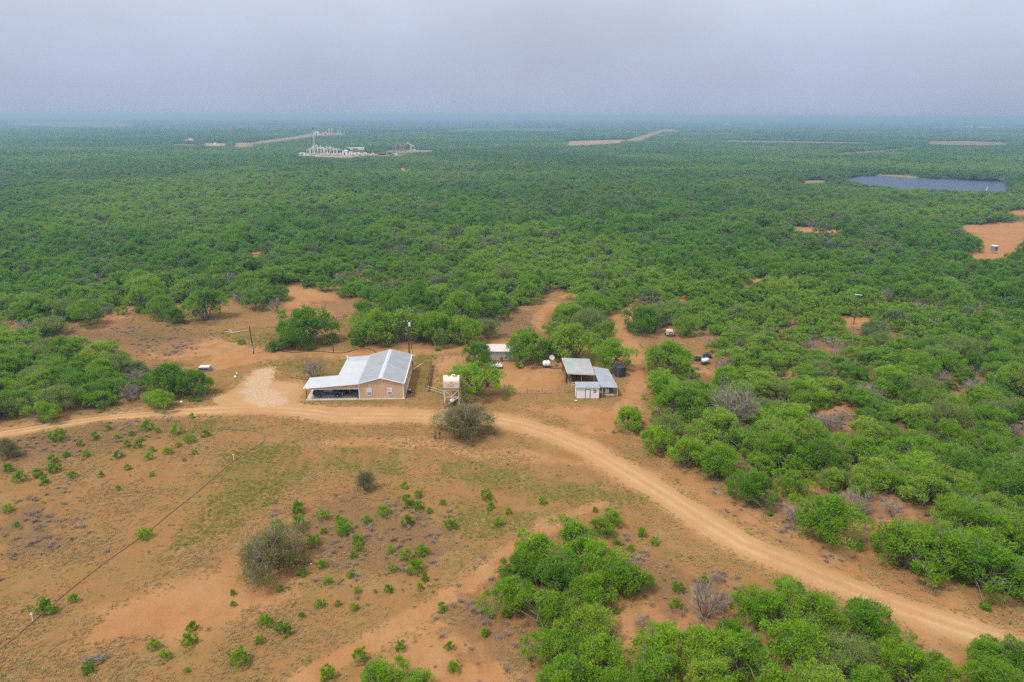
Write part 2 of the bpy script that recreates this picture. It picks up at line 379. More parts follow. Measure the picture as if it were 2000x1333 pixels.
def land_masks(x, y):
    """kinds of ground at world points: how much caliche, pale rubble, bare red soil, green, litter, far brush floor, pad"""
    n = x.size
    m1 = np.zeros((n, 4), np.float32); m2 = np.zeros((n, 4), np.float32); m1[:, 3] = 1; m2[:, 3] = 0
    near = (np.abs(x) < 330) & (y > 20) & (y < 620)
    xs, ys = x[near], y[near]
    road = np.clip(0.5 - ldist(xs, ys, ROADL) / 4.2, 0, 1)
    for p in CAL: road = np.maximum(road, np.clip(0.5 - sdist(xs, ys, p) / 5, 0, 1) * 0.85)
    calw = np.zeros(xs.shape)
    for p in CALW: calw = np.maximum(calw, np.clip(0.5 - sdist(xs, ys, p) / 6, 0, 1))
    red = np.zeros(xs.shape)
    for l, k in ((T1L, .85), (T2L, 1), (T3L, 1), (T4L, .9), (T5L, .55)): red = np.maximum(red, np.clip(0.5 - ldist(xs, ys, l) / 3.0, 0, 1) * k)
    red = np.maximum(red, np.clip(0.5 - (ldist(xs, ys, ROADL) - 2.5) / 6.0, 0, 1) * 0.6)
    for p in RED: red = np.maximum(red, np.clip(0.5 - sdist(xs, ys, p) / 8, 0, 1) * 0.9)
    gr = np.zeros(xs.shape)
    for p in GREEN: gr = np.maximum(gr, np.clip(0.5 - sdist(xs, ys, p) / 8, 0, 1))
    lt = np.zeros(xs.shape)
    for p in LITTER: lt = np.maximum(lt, np.clip(0.5 - sdist(xs, ys, p) / 9, 0, 1))
    yd = np.clip(0.5 + (sdist(xs, ys, YARDW) - 1) / 6, 0, 1)     # brush floor outside the yard
    gp = np.zeros(xs.shape)
    for g in GAPS: gp = np.maximum(gp, np.clip(0.5 - (sdist(xs, ys, P2(g)) - 2) / 5, 0, 1))
    lt = np.maximum(lt, yd * (1 - gp) * 0.75)
    rutv = np.zeros(xs.shape)
    for l in (ROADL,):
        c_ = ldist(xs, ys, [(q, 0.0) for q, w_ in l]); rutv = np.maximum(rutv, np.exp(-((c_ - 0.85) / 0.38) ** 2))
    m2[near, 3] = rutv
    m1[near, 0] = road; m1[near, 1] = calw; m1[near, 2] = red
    m2[near, 0] = gr; m2[near, 1] = lt
    r = np.hypot(x, y)
    m2[:, 2] = np.clip((r - 330) / 300, 0, 1)
    m2[y < 20, 1] = 0.5
    far = (r > 250) & (y > 100) & (np.abs(x) < y * 1.2 + 50)
    xf, yf = x[far], y[far]; pd = np.zeros(xf.shape)
    for ip_, p in enumerate(PADW):
        kp = PADK[ip_] if ip_ < len(PADK) else .6
        dist = np.median([math.hypot(*q) for q in p]); soft = max(3.0, dist * 0.012)
        cx = np.array(p); lo, hi = cx.min(0) - 3 * soft, cx.max(0) + 3 * soft
        s_ = (xf > lo[0]) & (xf < hi[0]) & (yf > lo[1]) & (yf < hi[1])
        if s_.any(): pd[s_] = np.maximum(pd[s_], np.clip(0.5 - sdist(xf[s_], yf[s_], p) / soft, 0, 1) * kp)
    m3 = np.zeros(n, np.float32); m3[far] = pd
    wp = P2(WATER); s_ = (xf > 200) & (xf < 700) & (yf > 400) & (yf < 900)
    tmp = np.zeros(xf.shape); tmp[s_] = np.clip(0.5 - (sdist(xf[s_], yf[s_], wp) - 3) / 8, 0, 1)
    m3[far] = np.maximum(m3[far], tmp * 0.35)
    m2[:, 2] = np.minimum(m2[:, 2], 1 - m3)
    for g in GAPS:
        gw = P2(g); c = np.array(gw)
        lo, hi = c.min(0) - 12, c.max(0) + 12
        s_ = (x > lo[0]) & (x < hi[0]) & (y > lo[1]) & (y < hi[1])
        if s_.any():
            v = np.clip(0.5 - (sdist(x[s_], y[s_], gw) - 2) / 6, 0, 1)
            m2[s_, 2] = np.minimum(m2[s_, 2], 1 - v); m1[s_, 2] = np.maximum(m1[s_, 2], v)
    m1[:, 3] = m3          # pad amount rides in alpha
    return m1, m2
def put_masks(me):
    n = len(me.vertices); co = np.empty(n * 3, np.float32); me.vertices.foreach_get('co', co); co = co.reshape(-1, 3).astype(float)
    m1, m2 = land_masks(co[:, 0], co[:, 1])
    for nm, mm in (('soil_a', m1), ('soil_b', m2)):
        a = me.attributes.new(nm, 'FLOAT_COLOR', 'POINT'); a.data.foreach_set('color', mm.ravel())

def ground_material():
    mt, t = nodes('ranch_soil')
    o = t.nodes.new('ShaderNodeOutputMaterial'); b = t.nodes.new('ShaderNodeBsdfDiffuse'); lk(t, b.outputs[0], o.inputs[0])
    geo = t.nodes.new('ShaderNodeNewGeometry'); p = geo.outputs['Position']
    A = t.nodes.new('ShaderNodeAttribute'); A.attribute_name = 'soil_a'; B = t.nodes.new('ShaderNodeAttribute'); B.attribute_name = 'soil_b'
    sa = t.nodes.new('ShaderNodeSeparateColor'); lk(t, A.outputs['Color'], sa.inputs[0])
    sb = t.nodes.new('ShaderNodeSeparateColor'); lk(t, B.outputs['Color'], sb.inputs[0])
    nf = noise(t, p, 2.4, 5, 0.7); nm = noise(t, p, 0.42, 4, 0.62); nl = noise(t, p, 0.09, 4, 0.6); nh = noise(t, p, 0.021, 3, 0.55)
    nv = noise(t, p, 6.5, 2, 0.6)
    soil = mixc(t, mrange(t, nl, 0.36, 0.66), (0.223, 0.108, 0.047), (0.262, 0.133, 0.061))
    soil = mixc(t, mrange(t, nf, 0.35, 0.7, 0, 0.5), soil, (0.167, 0.084, 0.039))
    dry = mixc(t, mrange(t, nm, 0.4, 0.6), (0.197, 0.112, 0.039), (0.179, 0.112, 0.042))
    dry = mixc(t, mrange(t, nf, 0.42, 0.66, 0, 0.6), dry, (0.128, 0.083, 0.031))
    kdry = mth(t, 'ADD', mth(t, 'MULTIPLY', mrange(t, nl, 0.35, 0.6), 0.55), mth(t, 'MULTIPLY', mrange(t, nm, 0.35, 0.62), 0.55))
    c = mixc(t, mth(t, 'MULTIPLY', kdry, 1.0, clamp=True), soil, dry)
    c = mixc(t, mth(t, 'MULTIPLY', mrange(t, noise(t, p, 0.16, 4, 0.7), 0.52, 0.66), 0.35), c, (0.205, 0.165, 0.085))
    # faint planting rows running away from the camera
    mpn = t.nodes.new('ShaderNodeMapping'); mpn.inputs['Scale'].default_value = (1.0, 0.09, 1.0); lk(t, p, mpn.inputs[0])
    rows = noise(t, mpn.outputs[0], 0.75, 4, 0.65)
    c = mixc(t, mrange(t, rows, 0.42, 0.68, 0, 0.30), c, (0.170, 0.100, 0.040))
    # bare red soil
    def edge(mask, n, amt, lo=0.32, hi=0.62):
        return mrange(t, mth(t, 'ADD', mask, mth(t, 'MULTIPLY', mth(t, 'SUBTRACT', n, 0.5), amt)), lo, hi, smooth=True)
    red = mixc(t, mrange(t, nl, 0.35, 0.65), (0.265, 0.128, 0.053), (0.300, 0.165, 0.078))
    red = mixc(t, mrange(t, nm, 0.45, 0.75, 0, 0.45), red, (0.201, 0.089, 0.036))
    red = mixc(t, mrange(t, nf, 0.5, 0.72, 0, 0.35), red, (0.167, 0.078, 0.036))
    c = mixc(t, mth(t, 'MULTIPLY', edge(sa.outputs[2], nl, 1.1), 0.85), c, red)
    # green weeds
    g = mixc(t, mrange(t, nf, 0.35, 0.65), (0.115, 0.098, 0.026), (0.074, 0.073, 0.017))
    gk = mth(t, 'MULTIPLY', edge(sb.outputs[0], nm, 1.6, 0.35, 0.75), mrange(t, nf, 0.25, 0.6, 0.2, 0.72))
    gk = mth(t, 'MULTIPLY', gk, mrange(t, rows, 0.38, 0.56, 0.25, 1.0))
    c = mixc(t, gk, c, g)
    gk2 = mth(t, 'MULTIPLY', mrange(t, mth(t, 'ADD', nl, mth(t, 'MULTIPLY', nm, 0.5)), 0.83, 0.93), mrange(t, nh, 0.45, 0.6, 0, 0.45))
    gk2 = mth(t, 'MULTIPLY', gk2, mth(t, 'SUBTRACT', 1.0, sa.outputs[0], clamp=True))
    c = mixc(t, gk2, c, g)
    # leaf litter and grey low brush
    l = mixc(t, mrange(t, nf, 0.3, 0.65), (0.148, 0.092, 0.053), (0.085, 0.055, 0.031))
    c = mixc(t, mth(t, 'MULTIPLY', edge(sb.outputs[1], nm, 1.3, 0.35, 0.8), 0.6), c, l)
    # caliche road
    ca = mixc(t, mrange(t, nl, 0.35, 0.65), (0.290, 0.165, 0.073), (0.323, 0.198, 0.098))
    ca = mixc(t, mrange(t, nf, 0.5, 0.75, 0, 0.4), ca, (0.230, 0.124, 0.052))
    c = mixc(t, mth(t, 'MULTIPLY', edge(sa.outputs[0], nm, 0.75, 0.22, 0.70), 0.95), c, ca)
    cw = mixc(t, mrange(t, nf, 0.4, 0.6), (0.376, 0.275, 0.190), (0.296, 0.202, 0.125))
    c = mixc(t, mth(t, 'MULTIPLY', edge(sa.outputs[1], nm, 1.0, 0.35, 0.7), 0.9), c, cw)
    # far land: floor under the brush, with open fields
    fg = mixc(t, mrange(t, noise(t, p, 0.0016, 4, 0.6), 0.5, 0.62, 0, 1), (0.055, 0.095, 0.03), (0.11, 0.16, 0.055))
    fg = mixc(t, mrange(t, noise(t, p, 0.012, 4, 0.7), 0.45, 0.7, 0, 0.7), fg, (0.035, 0.065, 0.022))
    c = mixc(t, sb.outputs[2], c, fg)
    pad = mixc(t, mrange(t, noise(t, p, 0.03, 4, 0.6), 0.4, 0.65), (0.30, 0.215, 0.155), (0.19, 0.16, 0.10))
    c = mixc(t, mth(t, 'MULTIPLY', mrange(t, mth(t, 'ADD', A.outputs['Alpha'], mth(t, 'MULTIPLY', mth(t, 'SUBTRACT', noise(t, p, 0.05, 4, 0.7), 0.5), 1.8)), 0.15, 0.85), A.outputs['Alpha']), c, pad)
    rutk = mth(t, 'MULTIPLY', B.outputs['Alpha'], mrange(t, nl, 0.3, 0.6, 0.0, 0.30))
    c = mixc(t, rutk, c, (0.50, 0.32, 0.20))
    lk(t, c, b.inputs[0])
    bp = t.nodes.new('ShaderNodeBump'); bp.inputs['Strength'].default_value = 0.9; bp.inputs['Distance'].default_value = 0.16
    hh = mth(t, 'ADD', mth(t, 'ADD', mth(t, 'MULTIPLY', nf, 0.8), nm), mth(t, 'MULTIPLY', nv, 0.4))
    lk(t, hh, bp.inputs['Height']); lk(t, bp.outputs[0], b.inputs['Normal'])
    return mt
GROUND = ground_material()

def build_ground():
    a, du = 90.0, 0.0125
    n = int(math.asinh(34000 / a) / du)
    g = a * np.sinh(np.arange(-n, n + 1) * du)
    m_ = g.size
    X, Y = np.meshgrid(g, g + 115)
    co = np.zeros((m_ * m_, 3), np.float32); co[:, 0] = X.ravel(); co[:, 1] = Y.ravel()
    idx = np.arange(m_ * m_).reshape(m_, m_)
    q = np.stack((idx[:-1, :-1], idx[:-1, 1:], idx[1:, 1:], idx[1:, :-1]), -1).reshape(-1, 4)
    me = np_mesh('ground', co, q)
    put_masks(me); me.materials.append(GROUND)
    o = bpy.data.objects.new('ground', me); COL.objects.link(o); o['kind'] = 'structure'
def np_mesh(name, co, q):
    me = bpy.data.meshes.new(name); k = q.shape[1]
    me.vertices.add(len(co)); me.vertices.foreach_set('co', np.asarray(co, np.float32).ravel())
    me.loops.add(q.size); me.loops.foreach_set('vertex_index', q.ravel().astype(np.int32))
    me.polygons.add(len(q)); me.polygons.foreach_set('loop_start', np.arange(0, q.size, k, dtype=np.int32))
    me.update(calc_edges=True); return me
build_ground()

def ribbon(name, ln, z, extra=0.9):
    pts = []; rng = random.Random(len(name))
    for ((x1, y1), w1), ((x2, y2), w2) in zip(ln[:-1], ln[1:]):
        k = max(2, int(math.hypot(x2 - x1, y2 - y1) / 1.2))
        for j in range(k): t = j / k; pts.append((x1 + (x2 - x1) * t, y1 + (y2 - y1) * t, w1 + (w2 - w1) * t))
    pts = np.array(pts)
    for _ in range(4): pts[1:-1] = (pts[:-2] + 2 * pts[1:-1] + pts[2:]) / 4
    v = []; nc = 22
    for i in range(len(pts)):
        a_, b_ = pts[max(0, i - 1)], pts[min(len(pts) - 1, i + 1)]
        d = np.array((b_[0] - a_[0], b_[1] - a_[1])); d /= np.linalg.norm(d) + 1e-9
        nrm = np.array((-d[1], d[0])); wl = pts[i, 2] / 2 + extra + rng.uniform(-.12, .12); wr = pts[i, 2] / 2 + extra + rng.uniform(-.12, .12)
        for j in range(nc + 1):
            s = -wl + (wl + wr) * j / nc; v.append((pts[i, 0] + nrm[0] * s, pts[i, 1] + nrm[1] * s, z))
    L = len(pts); idx = np.arange(L * (nc + 1)).reshape(L, nc + 1)
    q = np.stack((idx[:-1, 1:], idx[:-1, :-1], idx[1:, :-1], idx[1:, 1:]), -1).reshape(-1, 4)
    me = np_mesh(name, np.array(v), q[:, ::-1] if False else q); put_masks(me); me.materials.append(GROUND)
    o = bpy.data.objects.new(name, me); COL.objects.link(o); o['kind'] = 'structure'
    return o
ribbon('road', ROADL, 0.012)
for nm_, l_, z_ in (('dirt_track', T1L, 0.006), ('dirt_track', T2L, 0.006), ('dirt_track', T3L, 0.005)): ribbon(nm_, l_, z_)

# water
def water():
    mt, t = nodes('stock_pond_water')
    o = t.nodes.new('ShaderNodeOutputMaterial'); b = t.nodes.new('ShaderNodeBsdfPrincipled'); lk(t, b.outputs[0], o.inputs[0])
    geo = t.nodes.new('ShaderNodeNewGeometry')
    b.inputs['Base Color'].default_value = (0.018, 0.036, 0.085, 1); b.inputs['Roughness'].default_value = 0.35; b.inputs['IOR'].default_value = 1.33
    b.inputs['Specular IOR Level'].default_value = 0.22
    bp = t.nodes.new('ShaderNodeBump'); bp.inputs['Strength'].default_value = 1.0; bp.inputs['Distance'].default_value = 0.6
    lk(t, noise(t, geo.outputs['Position'], 0.7, 4, 0.65), bp.inputs['Height']); lk(t, bp.outputs[0], b.inputs['Normal'])
    p = P2(WATER); v = [(x, y, 0.05) for x, y in p]
    me = bpy.data.meshes.new('water'); me.from_pydata(v, [], [tuple(range(len(v)))]); me.update()
    if me.polygons[0].normal.z < 0: me.flip_normals()
    me.materials.append(mt); ob = bpy.data.objects.new('water', me); COL.objects.link(ob); ob['kind'] = 'structure'
water()

# ---------------------------------------------------------------- vegetation meshes
def leaf_quads(P, Nn, size, rng, aspect=0.32):
    """one leaf spray per point: a narrow diamond that points upward and outward"""
    n = len(P)
    a = Nn * np.array((0.8, 0.8, 0.25)) + rng.normal(size=(n, 3)) * 0.45; a[:, 2] += 0.30
    a /= np.linalg.norm(a, axis=1, keepdims=True) + 1e-9
    nn = rng.normal(size=(n, 3)) * 0.7 + Nn * 0.4; nn[:, 2] += 0.55; b = np.cross(a, nn); b /= np.linalg.norm(b, axis=1, keepdims=True) + 1e-9
    s = size * rng.uniform(0.5, 1.5, (n, 1))
    v = np.stack((P - a * s, P + b * s * aspect, P + a * s, P - b * s * aspect), 1).reshape(-1, 3)
    return v, np.arange(n * 4).reshape(n, 4)
def crown_mesh(name, seed, clumps, per, leaf, rad=4.0, h=4.6, low=0.22, mat=None, flat=1.0, airy=0.0, uplift=0.0):
    rng = np.random.default_rng(seed)
    ph = rng.uniform(0, 6.28, 4)
    V, Q, T = [], [], []; k = 0; cents = []
    for i in range(clumps):
        th = rng.uniform(0, 2 * math.pi); lob = 1 + 0.20 * math.sin(2 * th + ph[0]) + 0.17 * math.sin(3 * th + ph[1]) + 0.10 * math.sin(5 * th + ph[2])
        u = rng.uniform(0, 1) ** 0.62                       # fraction of the radius
        rr = u * rad * 0.82 * lob
        top = h * (low + 0.12 + (0.86 - low) * math.sqrt(max(0, 1 - (u * 0.93) ** 2.2)) * rng.uniform(0.66, 1.14))
        z = top if rng.random() < 0.68 else rng.uniform(h * low, top)
        cr = rad * rng.uniform(0.10, 0.25)
        c = np.array((rr * math.cos(th), rr * math.sin(th), max(z - cr * 0.5, cr * 0.5)))
        cents.append(c)
        n = int(per * rng.uniform(0.7, 1.3))
        d = rng.normal(size=(n, 3)); out = np.array((math.cos(th) * u, math.sin(th) * u, 0.55)); d += out * 0.6
        d /= np.linalg.norm(d, axis=1, keepdims=True)
        rs = rng.uniform(0.35, 1.0, (n, 1)) ** 0.5
        p = c + d * rs * cr * np.array((1.1, 1.1, 0.85 + uplift)) + rng.normal(size=(n, 3)) * cr * (0.17 + airy)
        p[:, 2] = np.maximum(p[:, 2], 0.12)
        v, q = leaf_quads(p, d, leaf, rng)
        V.append(v); Q.append(q + k); k += len(v)
        T.append(np.full(len(v), np.clip(rng.normal(0.5, 0.26), 0, 1)) + np.repeat(rng.uniform(-0.12, 0.12, n), 4))
    V = np.concatenate(V); Q = np.concatenate(Q); T = np.clip(np.concatenate(T), 0, 1).astype(np.float32)
    me = np_mesh(name, V, Q); a = me.attributes.new('tone', 'FLOAT', 'POINT'); a.data.foreach_set('value', T)
    me.materials.append(mat or LEAF)
    return me, cents
def limb(mb, a, b, r1, r2, rng, bend=0.15, seg=3):
    a, b = np.array(a, float), np.array(b, float); L = np.linalg.norm(b - a); prev = a; pr = r1
    for i in range(1, seg + 1):
        t = i / seg; p = a + (b - a) * t + (rng.normal(size=3) * bend * L * (1 - t) if i < seg else 0); r = r1 + (r2 - r1) * t
        mb.tube(prev, p, pr, r, n=5, cap=(i == seg)); prev, pr = p, r
def trunk_mesh(name, seed, cents, rad, h, stems=4, mat=None, twigs=3):
    rng = np.random.default_rng(seed + 77); mb = MB(); forks = []
    for s in range(stems):
        th = 2 * math.pi * s / stems + rng.uniform(-.5, .5)
        f = np.array((math.cos(th) * rad * 0.28, math.sin(th) * rad * 0.28, h * rng.uniform(0.3, 0.45)))
        limb(mb, (math.cos(th) * 0.12, math.sin(th) * 0.12, -0.15), f, 0.15, 0.09, rng, 0.08); forks.append(f)
    for c in cents:
        f = min(forks, key=lambda q: np.linalg.norm(q[:2] - c[:2]))
        limb(mb, f, c, 0.065, 0.022, rng, 0.10, 3)
        for _ in range(twigs):
            e = c + rng.normal(size=3) * rad * 0.20 + np.array((0, 0, rad * 0.17))
            e[2] = max(e[2], .2); mb.tube(c, e, 0.022, 0.008, n=3, cap=False)
    me = bpy.data.meshes.new(name); me.from_pydata(mb.v, [], mb.f); me.update(); me.materials.append(mat or BARK)
    return me
def bare_mesh(name, seed, rad, h, stems=9, mat=None, dens=1.0):
    """leafless shrub: stems that fork three times into thin grey twigs"""
    rng = np.random.default_rng(seed); mb = MB()
    def grow(p, d, L, r, lev):
        e = p + d * L; mb.tube(p, e, r, r * 0.62, n=4 if lev < 1 else 3, cap=False)
        if lev >= 3: return
        for _ in range(int(round((4 if lev else 5) * dens))):
            nd = d + rng.normal(size=3) * 0.5; nd[2] = abs(nd[2]) * 0.7 + 0.08; nd /= np.linalg.norm(nd)
            grow(p + d * L * rng.uniform(0.45, 1.0), nd, L * rng.uniform(0.55, 0.8), r * 0.55, lev + 1)
    for s in range(stems):
        th = 2 * math.pi * s / stems + rng.uniform(-.3, .3); d = np.array((math.cos(th) * rng.uniform(.2, 1.0), math.sin(th) * rng.uniform(.2, 1.0), rng.uniform(.6, 1.1)))
        d /= np.linalg.norm(d); grow(np.array((math.cos(th) * .15, math.sin(th) * .15, -0.05)), d * np.array((rad / h * 1.1, rad / h * 1.1, 1)) / 1.0, h * 0.40, 0.055, 0)
    v = np.array(mb.v); k = rad / np.percentile(np.hypot(v[:, 0], v[:, 1]), 97); kz = h / np.percentile(v[:, 2], 99)
    me = bpy.data.meshes.new(name); me.from_pydata([(a * k, b * k, c * kz) for a, b, c in mb.v], [], mb.f); me.update(); me.materials.append(mat or TWIG)
    return me

NEAR = []
for i in range(7):
    low = (0.12, 0.2, 0.1, 0.25, 0.15, 0.2, 0.12)[i]
    cm, ce = crown_mesh('crown', 100 + i, (66, 56, 74, 58, 68, 52, 80)[i], 150, 0.15, low=low, uplift=(0, .15, .1, 0, .25, .1, 0)[i])
    tm = trunk_mesh('trunk', i, ce, 4.0, 4.6)
    NEAR.append((cm, tm))
AIRY = []
for i in range(2):
    cm, ce = crown_mesh('crown', 300 + i, 60, 110, 0.14, low=0.3, airy=0.12)
    AIRY.append((cm, trunk_mesh('trunk', 30 + i, ce, 4.0, 4.6, 5, twigs=4)))
OLIVE = []
for i in range(2):
    cm, ce = crown_mesh('crown', 330 + i, 120, 150, 0.09, rad=4.0, h=4.6, low=0.1, airy=0.16)
    OLIVE.append((cm, trunk_mesh('trunk', 50 + i, ce, 4.0, 4.6, 6, mat=TWIG, twigs=5)))
BARE = [bare_mesh('twigs', 400 + i, 2.5, 3.2) for i in range(3)]
SHRUB = [crown_mesh('foliage', 500 + i, 34, 46, 0.08, rad=1.0, h=1.0, low=0.03)[0] for i in range(6)]

# ---------------------------------------------------------------- hand placed crowns: centre x, y, width (photo corners), kind, extra label words
HAND = [
 (400, 597, 88, 'mid', 1, 'broad rounded mesquite island in the open clearing left of the poles'),
 (168, 613, 70, 'mid', 3, 'rounded mesquite at the left end of the upper clearing'),
 (285, 586, 76, 'mid', 0, 'wide mesquite on the upper clearing edge, left of the broad mesquite island'),
 (315, 603, 60, 'mid', 4, 'mesquite stepping into the clearing, middle one of the three left of the island'),
 (339, 618, 44, 'deep', 2, 'small dark mesquite at the tip of the three left of the island'),
 (495, 588, 52, 'deep', 5, 'dark mesquite on the clearing edge beside a grey leafless shrub'),
 (546, 573, 42, 'deep', 1, 'low mesquite alone on the red patch above the grey leafless shrub'),
 (600, 640, 100, 'deep', 2, 'big dark green mesquite between the two short dark poles'),
 (562, 650, 62, 'mid', 0, 'mesquite clump on the left flank of the big dark one between the poles'),
 (560, 670, 38, 'deep', 3, 'low mesquite at the foot of the big dark one between the poles'),
 (533, 677, 28, 'deep', 2, 'smallest mesquite beside the black hose right of the left short pole'),
 (712, 612, 66, 'deep', 1, 'dark mesquite at the clearing edge up and left of the house'),
 (735, 642, 90, 'bright', 4, 'bright mesquite directly behind the left roof of the house'),
 (695, 660, 44, 'mid', 0, 'low mesquite right of the second short pole behind the house'),
 (790, 638, 90, 'yellow', 1, 'tall pale green mesquite behind the power pole with the transformer'),
 (850, 645, 84, 'mid', 2, 'mesquite right of the power pole with the transformer'),
 (905, 648, 80, 'bright', 0, 'mesquite at the right end of the row behind the house'),
 (900, 606, 90, 'mid', 3, 'mesquite in the second row above the right end of the row behind the house'),
 (951, 643, 56, 'grey', 5, 'thin greyish mesquite beside the litter patch and red track'),
 (935, 692, 54, 'deep', 6, 'round dark mesquite left of the long white metal building'),
 (934, 744, 120, 'bright', 5, 'broad bright mesquite with forked trunk behind the feed bin tower'),
 (1028, 678, 92, 'mid', 6, 'tall mesquite behind the yellow cone feeder'),
 (1080, 683, 52, 'deep', 2, 'mesquite behind the white plastic tank'),
 (1120, 673, 96, 'yellow', 4, 'dull yellowish mesquite behind the grey tin barn roof'),
 (1182, 652, 64, 'mid', 1, 'mesquite behind the barn at the fork of the red tracks'),
 (1190, 693, 84, 'bright', 3, 'spreading mesquite over the barn roof beside the black water tank'),
 (1152, 603, 84, 'mid', 0, 'wide mesquite between the two red tracks, rear one'),
 (1112, 620, 70, 'bright', 2, 'mesquite between the two red tracks, left one'),
 (1148, 633, 78, 'grey', 4, 'grey green mesquite between the two red tracks, front one'),
 (1224, 578, 46, 'mid', 5, 'mesquite between the two red tracks, right one'),
 (1254, 624, 76, 'deep', 6, 'rounded dark mesquite right of the curving red track'),
 (1340, 638, 54, 'mid', 1, 'mesquite just right of the tan trailer with the spare wheel'),
 (1395, 645, 28, 'bright', 3, 'small bright mesquite on the red strip right of the tan trailer'),
 (1228, 820, 62, 'bright', 2, 'bright round mesquite standing alone right of the white shed'),
 (1300, 700, 90, 'mid', 3, 'mesquite at the brush edge right of the red track by the barn'),
 (1292, 752, 76, 'bright', 0, 'mesquite at the brush edge level with the black water tank'),
 (1330, 790, 100, 'mid', 6, 'large mesquite at the brush edge behind the lone round one'),
 (1290, 862, 76, 'bright', 5, 'bright mesquite in the front row where the pale road bends'),
 (1345, 888, 84, 'bright', 1, 'second mesquite of the front row where the pale road bends'),
 (1405, 905, 88, 'mid', 4, 'third mesquite of the front row where the pale road bends'),
 (1470, 958, 90, 'deep', 2, 'dark mesquite at the roadside left of the grey twiggy gap'),
 (1545, 945, 70, 'mid', 3, 'mesquite behind the grey twiggy gap right of the road'),
 (1622, 1020, 130, 'mid', 4, 'dense mesquite standing forward between two grey twiggy gaps'),
 (1770, 1070, 130, 'mid', 0, 'broad mesquite at the right roadside beyond the twiggy gaps'),
 (1850, 1080, 130, 'mid', 6, 'broad mesquite in the front row near the right edge of the brush'),
 (1920, 1110, 130, 'deep', 2, 'dark mesquite low at the roadside near the right edge'),
 (1985, 1130, 110, 'mid', 1, 'mesquite at the right edge of the photo beside the road'),
 (1195, 1012, 42, 'bright', 3, 'small bright mesquite at the top tip of the lower middle thicket'),
 (1172, 1030, 50, 'mid', 5, 'small mesquite below the top tip of the lower middle thicket'),
 (1115, 1052, 96, 'bright', 1, 'mesquite on the top edge of the lower middle thicket'),
 (1050, 1082, 96, 'bright', 4, 'mesquite on the upper left edge of the lower middle thicket'),
 (1018, 1112, 80, 'deep', 2, 'darkest mesquite on the left side of the lower middle thicket'),
 (1000, 1165, 100, 'mid', 0, 'mesquite bulging left from the lower middle thicket'),
 (1090, 1120, 110, 'deep', 6, 'deep green mesquite in the heart of the lower middle thicket'),
 (1160, 1095, 100, 'bright', 3, 'bright mesquite right of the heart of the lower middle thicket'),
 (1205, 1130, 96, 'mid', 4, 'mesquite on the right side of the lower middle thicket'),
 (1248, 1140, 54, 'deep', 5, 'small mesquite at the right tip of the lower middle thicket'),
 (1150, 1165, 100, 'mid', 2, 'mesquite in the right centre of the lower middle thicket'),
 (1065, 1200, 120, 'mid', 1, 'mesquite in the left centre of the lower middle thicket'),
 (1150, 1228, 110, 'yellow', 4, 'pale yellow green mesquite in the lower middle thicket'),
 (1085, 1270, 110, 'mid', 0, 'mesquite in the lower left of the lower middle thicket'),
 (1170, 1290, 120, 'bright', 3, 'mesquite in the lower right of the lower middle thicket'),
 (1105, 1335, 130, 'mid', 6, 'mesquite cut by the bottom edge in the lower middle thicket'),
 (1200, 1345, 100, 'mid', 2, 'mesquite on the bottom edge right of the lower middle thicket'),
 (1290, 1262, 110, 'bright', 0, 'mesquite at the left end of the lower right thicket'),
 (1370, 1272, 110, 'bright', 4, 'mesquite below the tall grey leafless shrub'),
 (1290, 1325, 120, 'mid', 1, 'mesquite at the bottom left of the lower right thicket'),
 (1488, 1195, 104, 'mid', 2, 'mesquite right of the tall grey leafless shrub'),
 (1545, 1170, 90, 'bright', 5, 'mesquite on the top edge of the lower right thicket'),
 (1608, 1200, 110, 'mid', 3, 'mesquite on the upper middle edge of the lower right thicket'),
 (1690, 1215, 110, 'deep', 0, 'mesquite on the upper right edge of the lower right thicket'),
 (1745, 1245, 70, 'bright', 1, 'mesquite at the right shoulder of the lower right thicket'),
 (1560, 1262, 120, 'bright', 4, 'mesquite in the centre of the lower right thicket'),
 (1450, 1282, 120, 'mid', 6, 'mesquite left of centre in the lower right thicket'),
 (1655, 1285, 110, 'grey', 3, 'thin greyish mesquite right of centre in the lower right thicket'),
 (1760, 1300, 110, 'mid', 2, 'mesquite low on the right side of the lower right thicket'),
 (1830, 1315, 90, 'mid', 5, 'mesquite at the lower right end of the lower right thicket'),
 (1390, 1335, 120, 'yellow', 4, 'pale mesquite on the bottom edge of the lower right thicket, leftmost pale one'),
 (1500, 1345, 120, 'mid', 1, 'mesquite on the bottom edge in the middle of the lower right thicket'),
 (1600, 1345, 120, 'yellow', 0, 'pale mesquite on the bottom edge of the lower right thicket, right pale one'),
 (1700, 1345, 110, 'mid', 3, 'mesquite on the bottom edge at the right of the lower right thicket'),
 (1930, 1285, 84, 'mid', 4, 'mesquite alone across the sand from the lower right thicket'),
 (1985, 1290, 100, 'deep', 6, 'mesquite in the bottom right corner beside the road'),
 (1950, 1335, 110, 'mid', 2, 'mesquite on the bottom edge in the right corner'),
 (745, 1325, 96, 'bright', 3, 'bright mesquite top poking up at the bottom edge left of centre'),
 (815, 1345, 80, 'bright', 1, 'mesquite top at the bottom edge, right of the brightest one left of centre'),
 (312, 783, 56, 'bright', 3, 'bright round mesquite at the front of the left brush beside the road'),
 (375, 752, 70, 'deep', 2, 'dark mesquite at the right tip of the left brush'),
 (330, 745, 84, 'deep', 4, 'dark mesquite just behind the right tip of the left brush'),
 (82, 808, 62, 'bright', 1, 'bright low mesquite in the front row of the left brush beside the road'),
]
